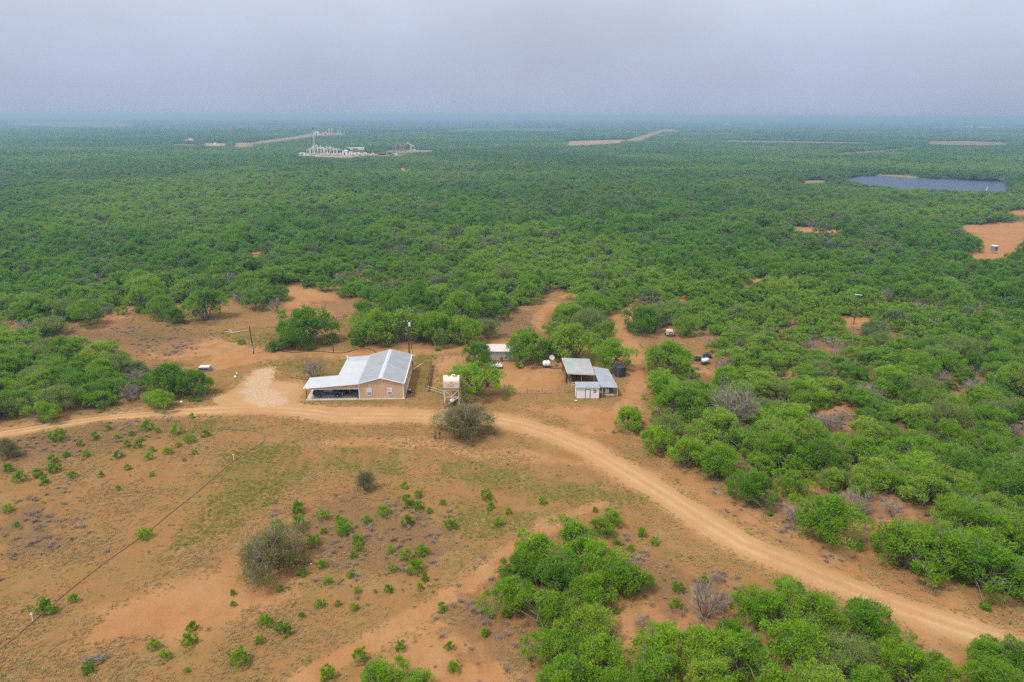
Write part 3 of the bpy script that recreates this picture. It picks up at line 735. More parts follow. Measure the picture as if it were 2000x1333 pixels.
HAND_OLIVE = [(906, 824, 118, 0, 'large feathery olive brown tree below the feed bin tower beside two people', 0.47),
              (533, 1078, 150, 1, 'large rounded olive brown bush alone in the lower field', 0.44),
              (713, 941, 40, 0, 'small feathery olive tree in the middle of the weedy field', 0.9),
              (14, 878, 42, 1, 'small olive tree at the left edge below the pale road', 0.9)]
HAND_BARE = [(1382, 1172, 86, 'tall pale grey leafless shrub between the two lower thickets', 0.95), (1256, 1215, 44, 'low grey leafless shrub left of the lower right thicket', .5),
             (1440, 795, 104, 'large purplish brown leafless tree in the right brush level with the house', .95), (1670, 985, 80, 'grey leafless shrub above the dense mesquite between the gaps', .6),
             (1555, 1005, 60, 'grey leafless shrub in the roadside gap of the right brush', .5), (540, 597, 32, 'grey leafless shrub in the upper clearing above the poles', .8),
             (612, 722, 50, 'bare branching small tree left of the carport', .75), (215, 531, 32, 'grey leafless tree in the brush above the upper left clearing', .9),
             (1725, 578, 34, 'grey leafless tree right of the light pole', 1.1), (1320, 628, 34, 'brown leafless shrub behind the tan trailer', .6),
             (1745, 995, 50, 'small grey leafless shrub right of the second roadside gap', .6), (1700, 768, 56, 'grey leafless shrub in the middle of the right brush', .6), (1418, 716, 36, 'grey leafless shrub beside the white sprayer tank', .6),
             (1940, 870, 60, 'grey leafless shrub deep in the right brush near the right edge', .6), (1400, 1130, 30, 'little grey leafless shrub above the tall grey one', .6)]
rng = random.Random(7); nrg = np.random.default_rng(11)
TREES = []      # (x, y, r, h)
GROUPN = 'mesquite trees around the ranch yard'
def vary(c, k=0.12, rg=rng):
    s = 1 + rg.uniform(-k, k); return (c[0] * s * (1 + rg.uniform(-.08, .08)), c[1] * s, c[2] * s * (1 + rg.uniform(-.1, .1)), 1)
def place_px(cx, cy, wpx, hk):
    z = 2.0
    for _ in range(4):
        g = G(cx, cy, z); d = g[1] * fw[1] + (z - CH) * fw[2]; w = wpx * d / F; h = w * hk; z = h * 0.5
    return g[0], g[1], w / 2, h
first = {}
def put_tree(kind, mesh, x, y, r, h, color, label, group, name='mesquite_tree', cat='tree'):
    e = empty(name, (x, y, 0), rng.uniform(0, 6.28), label, cat, group)
    sx = r / 3.75; sz = h / 4.5; e.scale = (sx * rng.uniform(.94, 1.06), sx * rng.uniform(.94, 1.06), sz)
    t = bpy.data.objects.new('trunk', mesh[1]); COL.objects.link(t); t.parent = e
    c = bpy.data.objects.new('crown', mesh[0]); COL.objects.link(c); c.parent = e; c.color = color
    TREES.append((x, y, r, h)); return e
for cx, cy, w, tone, var_, lab in HAND:
    x, y, r, h = place_px(cx, cy, w, 0.50 if lab.startswith('broad bright') else 0.80 if lab.startswith('round dark') else 0.66 if w / (cy - 226) < 0.5 else 0.6)
    put_tree('m', NEAR[var_] if tone != 'grey' else AIRY[var_ % 2], x, y, r, h, vary(GREENS[tone], .06), lab, GROUPN)
for cx, cy, w, var_, lab, hk in HAND_OLIVE:
    x, y, r, h = place_px(cx, cy, w, hk)
    put_tree('o', OLIVE[var_], x, y, r, h, vary(GREENS['olive'], .04), lab, 'olive feathery trees', 'huisache_tree')
def put_bare(x, y, r, h, lab, group='leafless grey shrubs', i=None):
    o = bpy.data.objects.new('bare_shrub', BARE[rng.randrange(3) if i is None else i]); COL.objects.link(o)
    o.location = (x, y, 0); o.rotation_euler = (0, 0, rng.uniform(0, 6.28)); o.scale = (r / 2.4, r / 2.4, h / 3.1)
    tag(o, lab, 'shrub', group); TREES.append((x, y, r * .7, h))
for i, (cx, cy, w, lab, hk) in enumerate(HAND_BARE):
    x, y, r, h = place_px(cx, cy, w, hk); put_bare(x, y, r, h, lab, i=i % 3)

def vnoise(x, y, s, seed):
    rg = np.random.default_rng(seed); g = rg.random((260, 260)); u, v = (x / s + 130) % 259, (y / s + 130) % 259
    i, j = u.astype(int), v.astype(int); a, b = u - i, v - j; a = a * a * (3 - 2 * a); b = b * b * (3 - 2 * b)
    return (g[i, j] * (1 - a) * (1 - b) + g[(i + 1) % 260, j] * a * (1 - b) + g[i, (j + 1) % 260] * (1 - a) * b + g[(i + 1) % 260, (j + 1) % 260] * a * b)

# ---- brush filling the rest of the land
keep_px = [YARD] + GAPS + PADS + [WATER, SHORE]
extra_clear = [[(570, 250), (720, 250), (720, 312), (580, 312)]]
def allowed(x, y, r, h, margin=0.8):
    ok = np.ones(x.shape, bool)
    d = np.hypot(x, y); ux, uy = x / d, y / d
    pts = [(x, y, 0 * x), (x, y, 0.55 * h), (x, y, 0.95 * h), (x - r * margin * uy, y + r * margin * ux, .5 * h), (x + r * margin * uy, y - r * margin * ux, .5 * h), (x - ux * r * margin, y - uy * r * margin, 0.1 * h)]
    lx, ly = 95.4, 182.6; ll_ = math.hypot(lx, ly)      # keep the line of sight along the light pole's near side thin
    tt_ = np.clip(((lx - x) * lx + (ly - y) * ly) / ll_, -3, 18); ok &= np.hypot(x - (lx - lx / ll_ * tt_), y - (ly - ly / ll_ * tt_)) > r * .8 + .3
    for X, Y, Z in pts:
        px, py, w = proj(X, Y, Z); a = np.zeros(x.shape, bool); isl = np.zeros(x.shape, bool)
        inbox = (px > -160) & (px < 2160)
        for poly in keep_px: a |= inpoly(px, py, poly)
        for poly in ISLANDS: isl |= inpoly(px, py, poly)
        side = (~inbox) & (Y < 120) & (X < 0)          # keep the open field going beyond the left edge
        ok &= ~((a & ~isl) | side)
    return ok
def grid(s, y0, y1, jit, wedge):
    ys = np.arange(y0, y1, s); out = []
    xm = y1 * wedge + 20
    X, Y = np.meshgrid(np.arange(-xm, xm, s), ys); X = X + s * 0.5 * (np.arange(len(ys))[:, None] % 2)
    X = X.ravel() + nrg.uniform(-jit, jit, X.size) * s; Y = Y.ravel() + nrg.uniform(-jit, jit, Y.size) * s
    k = np.abs(X) < (Y * wedge + 20); return X[k], Y[k]
X, Y = grid(4.35, 40, 700, 0.45, 0.92)
r = (1.7 + 3.0 * nrg.beta(1.6, 1.5, X.size)) * (0.82 + 0.36 * vnoise(X, Y, 45, 21)) * np.where(np.hypot(X, Y) > 300, 1.12, 1.0); h = r * nrg.uniform(0.8, 1.45, X.size)
dens = nrg.random(X.size) > 0.03 + 0.22 * (vnoise(X, Y, 22, 22) > .80)
lb_ = (X < -38) & (Y < 175) & (X > -150)
r = np.where(lb_, np.maximum(r, 3.0), r); h = np.where(lb_, np.clip(h, 2.8, 4.6), h)
ok = allowed(X, Y, r, h) & (dens | lb_)
T0 = np.array(TREES)
dd = np.min(np.hypot(X[:, None] - T0[None, :, 0], Y[:, None] - T0[None, :, 1]) - 0.75 * (T0[None, :, 2]), axis=1)
ok &= dd > 0.55 * r
X, Y, r, h = X[ok], Y[ok], r[ok], h[ok]
px, py, w = proj(X, Y, h * 0.5)
inview = (px > -20) & (px < 2020) & (py < 1360) & (py > 100)
order = np.argsort(-np.where(inview, r / w, 0))
NIND = 300 - len(HAND)
ind = order[:NIND]; rest = np.ones(X.size, bool); rest[ind] = False
isbare = nrg.random(X.size) < 0.04 + 0.35 * (vnoise(X, Y, 20, 23) > .76)
def pct(px_, py_): return '%d%% across, %d%% down' % (round(px_ / 20), round(py_ / 13.33))
def region(px_, py_):
    if px_ < 420 and py_ > 560: return 'left brush'
    if px_ > 1220 and py_ > 860: return 'lower right brush'
    if px_ > 1220 and py_ > 690: return 'right brush'
    if px_ > 1220: return 'brush behind the barn'
    return 'brush behind the house'
seen_lab = set()
WORD = dict(mid='mid green', bright='bright green', deep='dark green', yellow='pale yellow green', grey='thin grey green')
for j in ind:
    a, b = float(px[j]), float(py[j])
    base = 'mesquite in the ' + region(a, b)
    if isbare[j]:
        put_bare(float(X[j]), float(Y[j]), float(r[j]) * .8, float(h[j]) * .75, 'grey leafless shrub in the %s, %s' % (region(a, b), pct(a, b))); continue
    vn_ = float(vnoise(X[j:j + 1], Y[j:j + 1], 26, 24)[0])
    tone = rng.choices(['mid', 'bright', 'deep', 'yellow', 'grey'], [30, 30 * vn_, 22 * (1 - vn_), 34 * vn_, 14])[0]
    lab = '%s %s, %s' % (WORD[tone], base, pct(a, b))
    if lab in seen_lab: lab = 'smaller ' + lab
    seen_lab.add(lab)
    ms = AIRY[rng.randrange(2)] if tone == 'grey' else NEAR[rng.randrange(7)]
    put_tree('m', ms, float(X[j]), float(Y[j]), float(r[j]), float(h[j]), vary(GREENS[tone], .10), lab, 'mesquite trees in the dense brush')

# small shrubs in the fields (zoomed survey lists: x, y, width)
S1 = [(205, 95, 45), (260, 75, 30), (205, 130, 50), (30, 130, 45), (75, 165, 55), (145, 148, 45), (170, 177, 42), (280, 155, 38), (30, 285, 45), (65, 350, 30), (1165, 285, 60), (1170, 340, 70), (1080, 350, 55), (1260, 312, 55), (1340, 357, 75), (1265, 375, 30), (1320, 325, 30), (1495, 295, 55), (1590, 258, 60), (1635, 230, 40), (1635, 275, 45), (1580, 195, 35), (1590, 335, 55), (1435, 330, 40), (1730, 262, 30), (1760, 350, 50), (1898, 232, 55), (1917, 275, 38), (1947, 342, 45), (1678, 295, 30), (1225, 412, 60), (1255, 505, 45), (1185, 537, 40), (1395, 410, 55), (1400, 440, 45), (1380, 467, 35), (1585, 465, 60), (1650, 450, 60), (1525, 445, 35), (1625, 515, 75), (1535, 520, 40), (1660, 555, 35), (1280, 568, 40), (1370, 545, 35), (1395, 605, 35), (1515, 600, 40), (1640, 593, 35), (1465, 610, 20), (1250, 658, 45), (1385, 672, 38), (1320, 657, 28), (910, 660, 28), (910, 615, 28), (1180, 703, 28), (1105, 755, 70), (1035, 725, 60), (1015, 800, 42), (735, 800, 65), (750, 750, 50), (600, 820, 55), (645, 857, 50), (935, 870, 85), (345, 910, 55), (175, 672, 80), (285, 640, 45), (730, 920, 28), (1095, 600, 30), (1405, 860, 70), (1280, 928, 70), (1770, 905, 60), (1755, 825, 42), (1565, 823, 50), (1725, 672, 45), (1895, 770, 40), (560, 385, 60)]
S2 = [(476, 265, 25), (645, 347, 42), (690, 375, 40), (555, 380, 32), (603, 400, 30), (770, 540, 50), (765, 598, 50), (290, 232, 35), (170, 270, 30), (860, 515, 40), (85, 700, 36)]
S3 = [(440, 75, 120), (810, 22, 60), (1100, 10, 100), (985, 65, 48), (710, 85, 75), (875, 88, 55), (1065, 105, 45), (1185, 42, 55), (1320, 40, 100), (950, 142, 72), (1035, 145, 72), (600, 140, 60), (640, 215, 70), (495, 215, 45), (880, 228, 75), (1145, 185, 50), (1260, 195, 75), (1340, 150, 50), (1420, 105, 90), (1545, 65, 70), (1115, 240, 70), (955, 318, 60), (1460, 205, 50), (1385, 262, 35), (1140, 370, 50), (760, 375, 50), (885, 475, 50)]
SH = [(x / 2, 850 + y / 2, w / 2) for x, y, w in S1] + [(900 + x * .55, 850 + y * .55, w * .55) for x, y, w in S2] + [(x * .26, 830 + y * .26, w * .26) for x, y, w in S3]
SH += [(549, 614, 20), (650, 660, 24), (760, 673, 14), (238, 606, 24), (375, 812, 12), (1410, 648, 20), (640, 668, 20), (375, 779, 14), (1262, 850, 26), (470, 668, 16)]
for i, (cx, cy, w) in enumerate(SH):
    x, y, rr, hh = place_px(cx, cy, w * 0.95, 0.75)
    o = bpy.data.objects.new('shrub', SHRUB[i % 6]); COL.objects.link(o); o.location = (x, y, 0); o.rotation_euler = (0, 0, rng.uniform(0, 6.28))
    o.scale = (rr / .95, rr / .95, hh / .95); tn = rng.choice(['bright', 'mid', 'mid', 'yellow', 'deep']); o.color = vary(GREENS[tn], .1)
    tag(o, '%s leafy shrub in the field, %s' % (('low ' if w < 22 else 'bushy ') + WORD[tn], pct(cx, cy)), 'shrub', 'green shrubs scattered over the fields')

# ---- everything farther: one continuous thornscrub
PROTO = bpy.data.collections.new('thornscrub_plants')
def proto(name, me):
    o = bpy.data.objects.new(name, me); PROTO.objects.link(o); return o
k = 0
for i in range(4): proto('p%02d' % k, crown_mesh('brush_crown', 700 + i, 64, 42, 0.28, low=0.12, mat=WOODLEAF)[0]); k += 1       # 0-3 near
proto('p%02d' % k, bare_mesh('brush_twigs', 720, 3.4, 3.0, 9, dens=0.85)); k += 1                                             # 4 bare
for i in range(4): proto('p%02d' % k, crown_mesh('brush_crown', 740 + i, 26, 15, 0.66, low=0.15, mat=WOODLEAF)[0]); k += 1      # 5-8 far
def patch(seed):
    rg = np.random.default_rng(seed); V, Q, T = [], [], []; kk = 0
    for i in range(26):
        c = np.array((rg.uniform(-15, 15), rg.uniform(-15, 15), rg.uniform(1.6, 3.4))); n = 26; d = rg.normal(size=(n, 3)); d[:, 2] = np.abs(d[:, 2]); d /= np.linalg.norm(d, axis=1, keepdims=True)
        v, q = leaf_quads(c + d * np.array((3.6, 3.6, 1.6)), d, 1.3, rg, 0.7); V.append(v); Q.append(q + kk); kk += len(v); T.append(np.full(len(v), np.clip(rg.normal(.5, .2), 0, 1)))
    me = np_mesh('brush_patch', np.concatenate(V), np.concatenate(Q)); a = me.attributes.new('tone', 'FLOAT', 'POINT'); a.data.foreach_set('value', np.concatenate(T).astype(np.float32)); me.materials.append(WOODLEAF); return me
for i in range(2): proto('p%02d' % k, patch(760 + i)); k += 1                                                                 # 9-10 very far
pts = [X[rest], Y[rest]]; rr_ = r[rest] / 3.75; hh_ = h[rest] / 4.5
ids = nrg.integers(0, 4, rest.sum()); ids[isbare[rest]] = 4
allx, ally, alls, allz, alli = [X[rest]], [Y[rest]], [rr_], [hh_], [ids]
X2, Y2 = grid(6.0, 480, 2300, 0.45, 0.86); d2 = np.hypot(X2, Y2); keep = d2 > 560
X2, Y2 = X2[keep], Y2[keep]
lowd = ~((X2 ** 2 + Y2 ** 2 < 700 ** 2) & (Y2 < 700))
X2, Y2 = X2[lowd], Y2[lowd]
r2 = nrg.uniform(3.0, 5.2, X2.size); h2 = r2 * nrg.uniform(.85, 1.25, X2.size)
ok2 = allowed(X2, Y2, r2, h2, 0.5) & (nrg.random(X2.size) > .04 + .5 * (vnoise(X2, Y2, 130, 32) > .84)) & (Y2 > 700)
allx.append(X2[ok2]); ally.append(Y2[ok2]); alls.append(r2[ok2] / 3.75); allz.append(h2[ok2] / 4.5); alli.append(nrg.integers(5, 9, ok2.sum()))
X3, Y3 = grid(27, 2290, 6500, 0.45, 0.84); r3 = np.full(X3.size, 12.0); ok3 = allowed(X3, Y3, r3, np.full(X3.size, 4.0), 1.0) & (vnoise(X3, Y3 * 1.6, 520, 31) < .66)
allx.append(X3[ok3]); ally.append(Y3[ok3]); alls.append(nrg.uniform(.9, 1.25, ok3.sum())); allz.append(nrg.uniform(.8, 1.3, ok3.sum())); alli.append(nrg.integers(9, 11, ok3.sum()))
ax, ay, as_, az, ai = [np.concatenate(q) for q in (allx, ally, alls, allz, alli)]

def scatter(name, x, y, sxy, sz, idx, coll, label, cat):
    n = len(x); me = bpy.data.meshes.new(name); me.vertices.add(n)
    me.vertices.foreach_set('co', np.stack((x, y, np.zeros(n)), 1).astype(np.float32).ravel())
    def at(nm, ty, arr, key='value'): a = me.attributes.new(nm, ty, 'POINT'); a.data.foreach_set(key, arr.ravel())
    at('size', 'FLOAT_VECTOR', np.stack((sxy, sxy, sz), 1).astype(np.float32), 'vector')
    at('turn', 'FLOAT_VECTOR', np.stack((np.zeros(n), np.zeros(n), nrg.uniform(0, 6.28, n)), 1).astype(np.float32), 'vector')
    at('pick', 'INT', idx.astype(np.int32))
    o = bpy.data.objects.new(name, me); COL.objects.link(o)
    g = bpy.data.node_groups.new(name + '_scatter', 'GeometryNodeTree')
    g.interface.new_socket('Geometry', in_out='INPUT', socket_type='NodeSocketGeometry'); g.interface.new_socket('Geometry', in_out='OUTPUT', socket_type='NodeSocketGeometry')
    gi = g.nodes.new('NodeGroupInput'); go = g.nodes.new('NodeGroupOutput'); ip = g.nodes.new('GeometryNodeInstanceOnPoints')
    ci = g.nodes.new('GeometryNodeCollectionInfo'); ci.inputs['Collection'].default_value = coll; ci.inputs['Separate Children'].default_value = True; ci.inputs['Reset Children'].default_value = True
    def na(nm, ty):
        q = g.nodes.new('GeometryNodeInputNamedAttribute'); q.data_type = ty; q.inputs['Name'].default_value = nm; return q.outputs['Attribute']
    g.links.new(gi.outputs[0], ip.inputs['Points']); g.links.new(ci.outputs[0], ip.inputs['Instance'])
    ip.inputs['Pick Instance'].default_value = True
    g.links.new(na('pick', 'INT'), ip.inputs['Instance Index'])
    e2r = g.nodes.new('FunctionNodeEulerToRotation'); g.links.new(na('turn', 'FLOAT_VECTOR'), e2r.inputs[0]); g.links.new(e2r.outputs[0], ip.inputs['Rotation'])
    g.links.new(na('size', 'FLOAT_VECTOR'), ip.inputs['Scale'])
    g.links.new(ip.outputs[0], go.inputs[0])
    md = o.modifiers.new('scatter', 'NODES'); md.node_group = g
    tag(o, label, cat, kind='stuff'); return o
scatter('thornscrub', ax, ay, as_, az, ai, PROTO, 'dense green thornscrub covering the plain behind the ranch to the horizon', 'brush')
print('brush points', len(ax), 'individuals', len(ind))

# low cover in the fields
WEED = bpy.data.collections.new('weed_plants')
for i in range(3): WEED.objects.link(bpy.data.objects.new('w%d' % i, crown_mesh('weed', 560 + i, 9, 22, 0.12, rad=1.0, h=0.8, low=0.03, mat=WOODLEAF)[0]))
def tuft(seed, mat, blades, rad, h, wid):
    rg = np.random.default_rng(seed); v, f = [], []
    for i in range(blades):
        th = rg.uniform(0, 6.28); b = rg.uniform(0, rad, 1)[0] * np.array((math.cos(th), math.sin(th), 0)); t2 = rg.uniform(0, 6.28)
        tip = b + np.array((math.cos(t2) * h * .6, math.sin(t2) * h * .6, h * rg.uniform(.5, 1))); s = np.array((-math.sin(t2), math.cos(t2), 0)) * wid
        n = len(v); v += [tuple(b - s), tuple(b + s), tuple(tip)]; f.append((n, n + 1, n + 2))
    me = bpy.data.meshes.new('tuft'); me.from_pydata(v, [], f); me.update(); me.materials.append(mat); return me
GC = bpy.data.collections.new('grass_plants')
for i, a in enumerate([(GRASSM, 26, .26, .26, .028), (GRASSM, 34, .4, .2, .03), (GREENG, 34, .32, .2, .035), (GREENG, 50, .5, .16, .04)]):
    GC.objects.link(bpy.data.objects.new('g%d' % i, tuft(900 + i, *a)))
BC = bpy.data.collections.new('low_brush_plants')
for i in range(3): BC.objects.link(bpy.data.objects.new('b%d' % i, tuft(950 + i, GREYB, 70, .3, .38, .014)))
def field_pts(n, y0=42, y1=190):
    y = nrg.uniform(y0, y1, n); x = nrg.uniform(-1, 1, n) * (y * .85 + 12); return x, y
HB = [P2([(590, 745), (830, 745), (800, 783), (596, 785)])]
x, y = field_pts(300000); m1, m2 = land_masks(x, y)
bare = np.maximum(m1[:, 0], np.maximum(m1[:, 1], m1[:, 2] * .8))
v = vnoise(x, y, 7, 3) * .6 + vnoise(x, y, 2.2, 4) * .4
wet = (m2[:, 0] + .35 * (vnoise(x, y, 16, 5) - .5) + .25 * (vnoise(x, y, 3, 6) - .5))
inside_house = np.zeros(x.shape, bool)
keepg =  (bare < .35 + .3 * v) & (nrg.random(x.size) < np.clip((v - .32) * 2.1, 0.03, 1)) & ~((x > -43) & (x < -21) & (y > 127) & (y < 147))
pk = np.where(wet > .42, nrg.integers(2, 4, x.size), nrg.integers(0, 2, x.size))
s = nrg.uniform(.3, .85, x.size)
scatter('grass', x[keepg], y[keepg], s[keepg], s[keepg], pk[keepg], GC, 'thin dry and green grass growing over the red fields', 'grass')
print('grass', keepg.sum())
x, y = field_pts(60000); m1, m2 = land_masks(x, y)
v = vnoise(x, y, 3, 13) * .6 + vnoise(x, y, 1.2, 14) * .4
kb = (m1[:, 0] < .3) & (nrg.random(x.size) < np.clip(m2[:, 1] * (v - .38) * 1.5, 0, .4)) & ~((x > -43) & (x < -21) & (y > 127) & (y < 147))
s = nrg.uniform(.6, 1.7, x.size)
scatter('low_brush', x[kb], y[kb], s[kb], s[kb] * .9, nrg.integers(0, 3, kb.sum()), BC, 'low grey dry weeds in patches over the red soil', 'weeds')
print('low brush', kb.sum())
x, y = field_pts(9000); m1, m2 = land_masks(x, y)
kw = (m1[:, 0] < .2) & (m1[:, 2] < .6) & (nrg.random(x.size) < .9 * np.clip(vnoise(x, y, 9, 41) * .6 + vnoise(x, y, 3, 42) * .5 - .42 + m2[:, 0] * .15, 0, 1)) & ~((x > -43) & (x < -21) & (y > 127) & (y < 147))
s = nrg.uniform(.14, .42, x.size)
scatter('weeds', x[kw], y[kw], s[kw], s[kw] * .8, nrg.integers(0, 3, kw.sum()), WEED, 'tiny green weeds sprinkled through the dry grass', 'weeds')

# ================================================================ built things
TAN = M('tan_siding', (0.54, 0.365, 0.235), 0.6, ribs=(0, 0.30), var=0.06, scale=.8)
TANS = M('tan_siding_side', (0.54, 0.365, 0.235), 0.6, ribs=(1, 0.30), var=0.06, scale=.8)
WHITE = M('white_trim', (0.70, 0.70, 0.70), 0.5, var=0.05)
ROOFG = M('galvalume_roof', (0.235, 0.25, 0.275), 0.5, 0.15, ribs=(1, 0.9), var=0.10, scale=.5)
ROOFW = M('white_metal_roof', (0.34, 0.365, 0.395), 0.6, 0.05, ribs=(1, 0.9), var=0.05, scale=.4)
ROOFX = M('grey_metal_roof', (0.32, 0.34, 0.38), 0.5, 0.15, ribs=(1, 0.9), var=0.08, scale=.5)
RIDGE = M('ridge_metal', (0.40, 0.42, 0.45), 0.5, 0.1, var=0.04)
CONC = M('concrete', (0.42, 0.36, 0.29), 0.85, var=0.12, scale=.9)
GLASS = M('window_glass', (0.22, 0.25, 0.28), 0.15, var=0.1, spec=0.6)
DARKM = M('dark_steel', (0.05, 0.045, 0.045), 0.6, var=0.2)
RUST = M('rusty_steel', (0.20, 0.105, 0.07), 0.8, var=0.3, scale=3)
PIPE = M('weathered_pipe', (0.27, 0.19, 0.145), 0.75, var=0.3, scale=2)
NAVY = M('navy_paint', (0.022, 0.036, 0.085), 0.25, 0.0, var=0.1, spec=0.6)
BLACKP = M('black_paint', (0.014, 0.014, 0.017), 0.25, var=0.1, spec=0.6)
TYRE = M('tyre_rubber', (0.02, 0.02, 0.021), 0.85)
CHROME = M('bright_metal', (0.55, 0.56, 0.58), 0.25, 0.8, var=0.05)
LAMP = M('lamp_glass', (0.75, 0.76, 0.78), 0.2, var=0.03)
CREAM = M('cream_paint', (0.56, 0.47, 0.385), 0.6, var=0.10, scale=1.2, dirt=(0.46, 0.31, 0.22))
WOOD = M('creosote_wood', (0.085, 0.055, 0.042), 0.85, var=0.25, scale=3)
WOODP = M('pale_wood', (0.55, 0.44, 0.34), 0.8, var=0.15, scale=3)
BROWNW = M('brown_board', (0.16, 0.095, 0.07), 0.85, var=0.3, scale=2)
GALV = M('weathered_tin', (0.275, 0.28, 0.29), 0.55, 0.15, ribs=(0, 0.35), var=0.12, scale=.7, dirt=(0.26, 0.245, 0.235))
BLUEROOF = M('blue_grey_tin', (0.235, 0.265, 0.30), 0.5, 0.15, ribs=(0, 0.4), var=0.08, scale=.6)
WHITEP = M('white_wall_paint', (0.70, 0.69, 0.70), 0.6, var=0.05, scale=1.5)
BLACKT = M('black_polytank', (0.022, 0.028, 0.034), 0.5, var=0.15)
POLY = M('white_poly', (0.62, 0.62, 0.64), 0.45, var=0.05)
YELLOW = M('faded_yellow', (0.66, 0.46, 0.13), 0.6, var=0.12, dirt=(0.35, 0.2, 0.08))
STONE = M('grey_stone', (0.23, 0.215, 0.20), 0.9, var=0.3, scale=3)
WSTONE = M('pale_rock', (0.66, 0.60, 0.54), 0.9, var=0.15, scale=3)
GREENP = M('green_paint', (0.045, 0.11, 0.05), 0.5, var=0.2)
ORANGEC = M('rusty_orange_shirt', (0.27, 0.10, 0.05), 0.9); JEAN = M('blue_jeans', (0.035, 0.045, 0.11), 0.9); SKIN = M('skin', (0.36, 0.20, 0.13), 0.6)
BLKC = M('black_shirt', (0.02, 0.02, 0.022), 0.9); GREYJ = M('pale_blue_jeans', (0.17, 0.21, 0.26), 0.9); HAIR = M('dark_hair', (0.018, 0.013, 0.01), 0.7)
TANV = M('tan_vehicle_paint', (0.42, 0.32, 0.24), 0.6, var=0.15, dirt=(0.28, 0.17, 0.11))
PJGREY = M('pump_grey', (0.56, 0.555, 0.52), 0.6, var=0.1); PJDARK = M('pump_brown', (0.28, 0.22, 0.19), 0.7, var=0.15)
PINK = M('pinkish_shed_wall', (0.50, 0.31, 0.27), 0.8, var=0.15)
BLUEV = M('blue_container', (0.10, 0.15, 0.33), 0.6, var=0.15)
INTERIOR = M('inner_wall', (0.36, 0.32, 0.29), 0.8)
BLUEM = M('dark_blue_poly', (0.03, 0.055, 0.09), 0.5)

# ---------------------------------------------------------------- house, origin at its front right corner
hx, hy, _ = G(788.8, 779.5)
house = empty('house', (hx, hy, 0), R(2.85), 'tan metal ranch house with grey gable roof and long white carport roof', 'house')
MB().box(-19.75, -14.0, -0.25, 5.6, -0.3, 0.14).box(-13.998, 0.25, -0.25, 17.0, -0.3, 0.141).build('slab', CONC, house)
EH, RH, D = 3.5, 4.68, 17.0
# walls as panels so that each keeps its thickness
for ya, yb in ((0, .12), (D - .12, D)):
    MB().prism([(-9.0, 0.14), (0, 0.14), (0, EH), (-4.5, RH), (-9.0, EH)], ya, yb).build('wall', TAN, house)
MB().box(-0.12, 0.0, 0.123, D - 0.123, 0.143, EH - 0.02).build('wall', TANS, house); MB().box(-9.0, -8.88, 0.123, D - 0.123, 0.143, EH - 0.02).build('wall', TANS, house)
def roof_plane(a, b, c, d, th, name, mat, par): return MB().slab([a, b, c, d], th).build(name, mat, par)
ov = 0.22
def zg(x): return RH + 0.12 - abs(x + 4.5) * (RH - EH) / 4.5
roof_plane((-4.5, -ov, zg(-4.5)), (ov, -ov, zg(ov)), (ov, D + ov, zg(ov)), (-4.5, D + ov, zg(-4.5)), 0.07, 'roof', ROOFG, house)
roof_plane((-9.0, -ov, zg(-9.0)), (-4.5, -ov, zg(-4.5)), (-4.5, D + ov, zg(-4.5)), (-9.0, D + ov, zg(-9.0)), 0.07, 'roof', ROOFG, house)
mb = MB(); mb.prism([(-4.9, zg(-4.9) + .012), (-4.5, zg(-4.5) + .06), (-4.1, zg(-4.1) + .012), (-4.5, zg(-4.5) + .014)], -ov, D + ov); mb.build('ridge_cap', RIDGE, house)
# gable trim, eave gutter, corner trims
tr = MB()
for y0, y1 in ((-ov - .05, -ov - .003), (D + ov + .003, D + ov + .05)):
    for xa, xb in ((-9.0, -4.5), (-4.5, ov)):
        tr.add([(xa, y, zg(xa) + dz) for y in (y0, y1) for dz in (.03, -.2)] + [(xb, y, zg(xb) + dz) for y in (y0, y1) for dz in (.03, -.2)], [(0, 1, 3, 2), (4, 6, 7, 5), (0, 4, 5, 1), (2, 3, 7, 6), (0, 2, 6, 4), (1, 5, 7, 3)])
tr.box(-.13, .03, -.03, .12, .15, EH - .08).box(-9.03, -8.87, -.03, .0, .15, EH - .12).box(.003, .03, D - .14, D + .02, .15, EH - .1)
tr.box(ov + .003, ov + .12, -ov, D + ov, zg(ov) - .16, zg(ov) - .01)
tr.build('trim', WHITE, house)
# long low roof on the left: carport wing in front, lean-to along the house
def zl(x): return 3.50 - (-9.0 - x) * 0.075
L = MB()
L.slab([(-19.95, -ov, zl(-19.95)), (-9.02, -ov, zl(-9.02)), (-9.02, 5.65, zl(-9.02)), (-19.95, 5.65, zl(-19.95))], 0.06)
L.slab([(-14.0, 5.653, zl(-14)), (-9.02, 5.653, zl(-9.02)), (-9.02, 14.2, zl(-9.02)), (-14.0, 14.2, zl(-14.0))], 0.06)
L.build('carport_roof', ROOFW, house)
MB().slab([(-14.0, 14.203, zl(-14) + .005), (-9.02, 14.203, zl(-9.02) + .005), (-9.02, D + ov, zl(-9.02) + .005), (-14.0, D + ov, zl(-14) + .005)], 0.06).build('lean_to_roof', ROOFX, house)
t2 = MB()
t2.slab([(-19.98, -ov - .05, zl(-19.98) + .02), (-9.04, -ov - .05, zl(-9.04) + .02), (-9.04, -ov - .003, zl(-9.04) + .02), (-19.98, -ov - .003, zl(-19.98) + .02)], .12)
t2.slab([(-19.98, 5.655, zl(-19.98) + .02), (-14.01, 5.655, zl(-14.01) + .02), (-14.01, 5.70, zl(-14.01) + .02), (-19.98, 5.70, zl(-19.98) + .02)], .1)
t2.box(-20.0, -19.955, -ov, 5.65, zl(-20) - .10, zl(-20) + .02).box(-14.06, -14.003, 5.72, D + ov, zl(-14) - .1, zl(-14) + .02)
